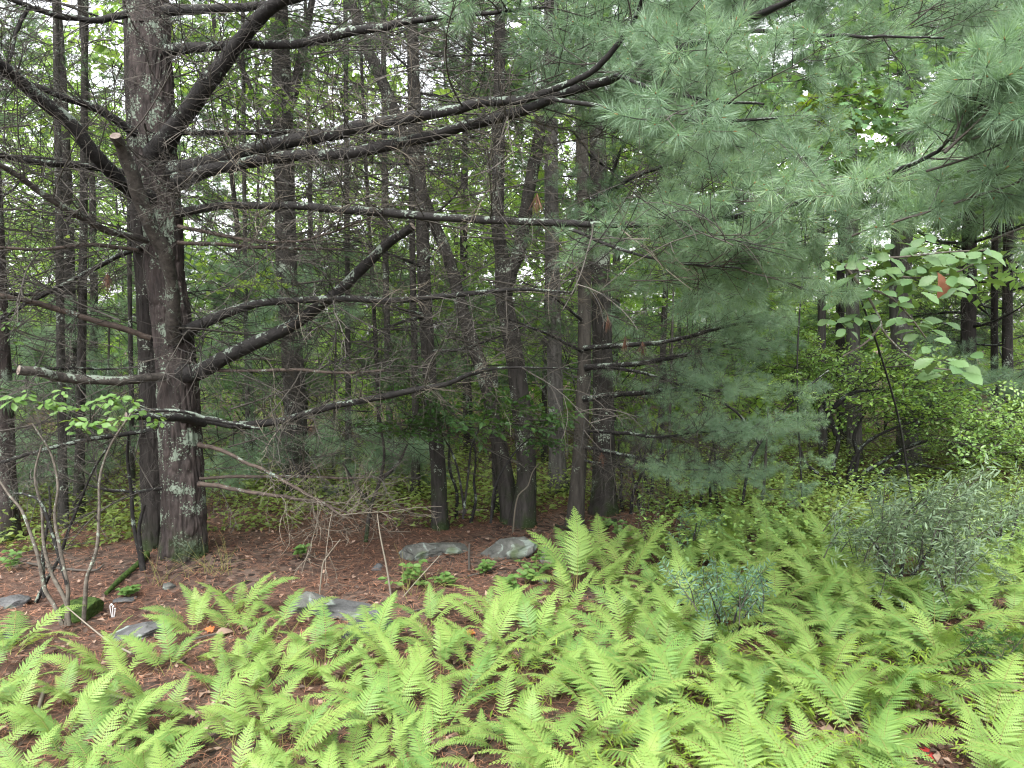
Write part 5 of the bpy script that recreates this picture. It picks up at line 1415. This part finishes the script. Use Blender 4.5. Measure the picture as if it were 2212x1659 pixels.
def ground_cover():
    b = MB(); n = 90000
    y = 5.3 + 17.7 * rng.random(n) ** 1.5; x = rng.uniform(-1, 1, n) * (y * .76 + .5)
    dn = fbm(np.stack([x * .8, y * .8, 0 * x], -1), 3)
    edge = 5.75 + .35 * np.sin(x * 1.7) + np.where((x > -1.7) & (x < 1.6), .95, 0)
    keep = (dn > -.16) & (y > edge); x, y = x[keep], y[keep]; n = len(x); z = gz(x, y)
    a = rng.uniform(0, 6.28, n); L_ = rng.uniform(.03, .06, n) * (1 + y * .03)
    m = 46000
    y2 = 5.2 + 4.6 * rng.random(m) ** 1.2; x2 = rng.uniform(-1, 1, m) * (y2 * .76 + .3)
    k2 = (y2 > 5.5 + .3 * np.sin(x2 * 2.3) + np.where((x2 > -1.75) & (x2 < 1.7), .75, 0)) & (fbm(np.stack([x2 * 1.1, y2 * 1.1, 0 * x2 + 8], -1), 3) > -.2)
    x = np.concatenate([x, x2[k2]]); y = np.concatenate([y, y2[k2]]); z = gz(x, y); n = len(x); a = rng.uniform(0, 6.28, n); L_ = rng.uniform(.028, .055, n) * (1 + y * .03)
    leaves_batch(b, np.stack([x, y, z + .02 + .26 * rng.random(n) ** 2], -1), np.stack([np.cos(a), np.sin(a), rng.normal(size=n) * .25], -1),
                 np.stack([rng.normal(size=n) * .4, rng.normal(size=n) * .4, np.ones(n)], -1), L_, L_ * .55)
    tag(b.build('ground_cover', M['cover']), 'low green huckleberry ground cover over the shaded forest floor', 'ground cover', kind='stuff')
    # low leafy growth behind the fern patch
    b = MB()
    n = 9000
    px, py = rng.uniform(1380, 2300, n), rng.uniform(1030, 1190, n)
    d_ = 4.6 + (1190 - py) / 150 * 3.6; x_ = (px - W / 2) / F * d_
    a = rng.uniform(0, 6.28, n); L_ = rng.uniform(.025, .05, n)
    leaves_batch(b, np.stack([x_, d_, gz(x_, d_) + .4 * rng.random(n) ** 1.6], -1), np.stack([np.cos(a), np.sin(a), rng.normal(size=n) * .3], -1),
                 np.stack([rng.normal(size=n) * .4, rng.normal(size=n) * .4 - .2, np.ones(n)], -1), L_, L_ * .5)
    tag(b.build('undergrowth', M['shrub_leaf']), 'low leafy undergrowth between the ferns and the wide shrub', 'undergrowth', kind='stuff')
ground_cover()

def stiltgrass():
    b = MB(); n = 26000
    y = rng.uniform(1.7, 3.7, n); x = -.9 + (y * .74 + 1.2) * rng.random(n); z = gz(x, y)
    c_, s_ = math.cos(PITCH), math.sin(PITCH)
    fz = y * c_ - (z - CAM[2]) * s_; px = W / 2 + F * x / fz; py = H / 2 - F * (y * s_ + (z - CAM[2]) * c_) / fz
    f = np.clip((px - 950) / 700, 0, 1) * np.clip((py - 1360) / 150, 0, 1)
    f = np.where((px > 1950) & (py > 1480), f * .45, f)
    keep = (fbm(np.stack([x * 2.2, y * 2.2, 0 * x + 4.4], -1), 2) > .12 - .5 * f) & (rng.random(n) < f)
    x, y, z = x[keep], y[keep], z[keep]; n = len(x); a = rng.uniform(0, 6.28, n)
    leaves_batch(b, np.stack([x, y, z + rng.uniform(.01, .14, n)], -1), np.stack([np.cos(a), np.sin(a), rng.uniform(-.2, .5, n)], -1),
                 np.stack([rng.normal(size=n) * .3, rng.normal(size=n) * .3, np.ones(n)], -1), rng.uniform(.03, .075, n), rng.uniform(.005, .010, n), .2, .3)
    tag(b.build('stiltgrass', M['grass']), 'pale yellow-green stiltgrass spreading below the ferns', 'grass', kind='stuff')
    b = MB(); ps, rs = [], []
    for cx, cy, n in ((345, 1262, 12), (920, 1285, 22), (450, 1240, 30), (1290, 1380, 16), (1160, 1500, 20)):
        g_ = ground_pt(cx, cy)
        for i in range(n):
            p0 = g_ + np.array([rng.normal() * .07, rng.normal() * .05, 0]); tw, _ = curve_twig(p0, (rng.normal() * .5, rng.normal() * .4, 1), rng.uniform(.12, .32), 6, .5, -.5)
            ps.append(tw); rs.append(np.linspace(.0013, .0005, 6))
    b.tubes(ps, rs, 3)
    tag(b.build('dry_grass', M['fern_stem']), 'thin dry grass blades standing in the needle litter', 'grass', kind='stuff')
stiltgrass()
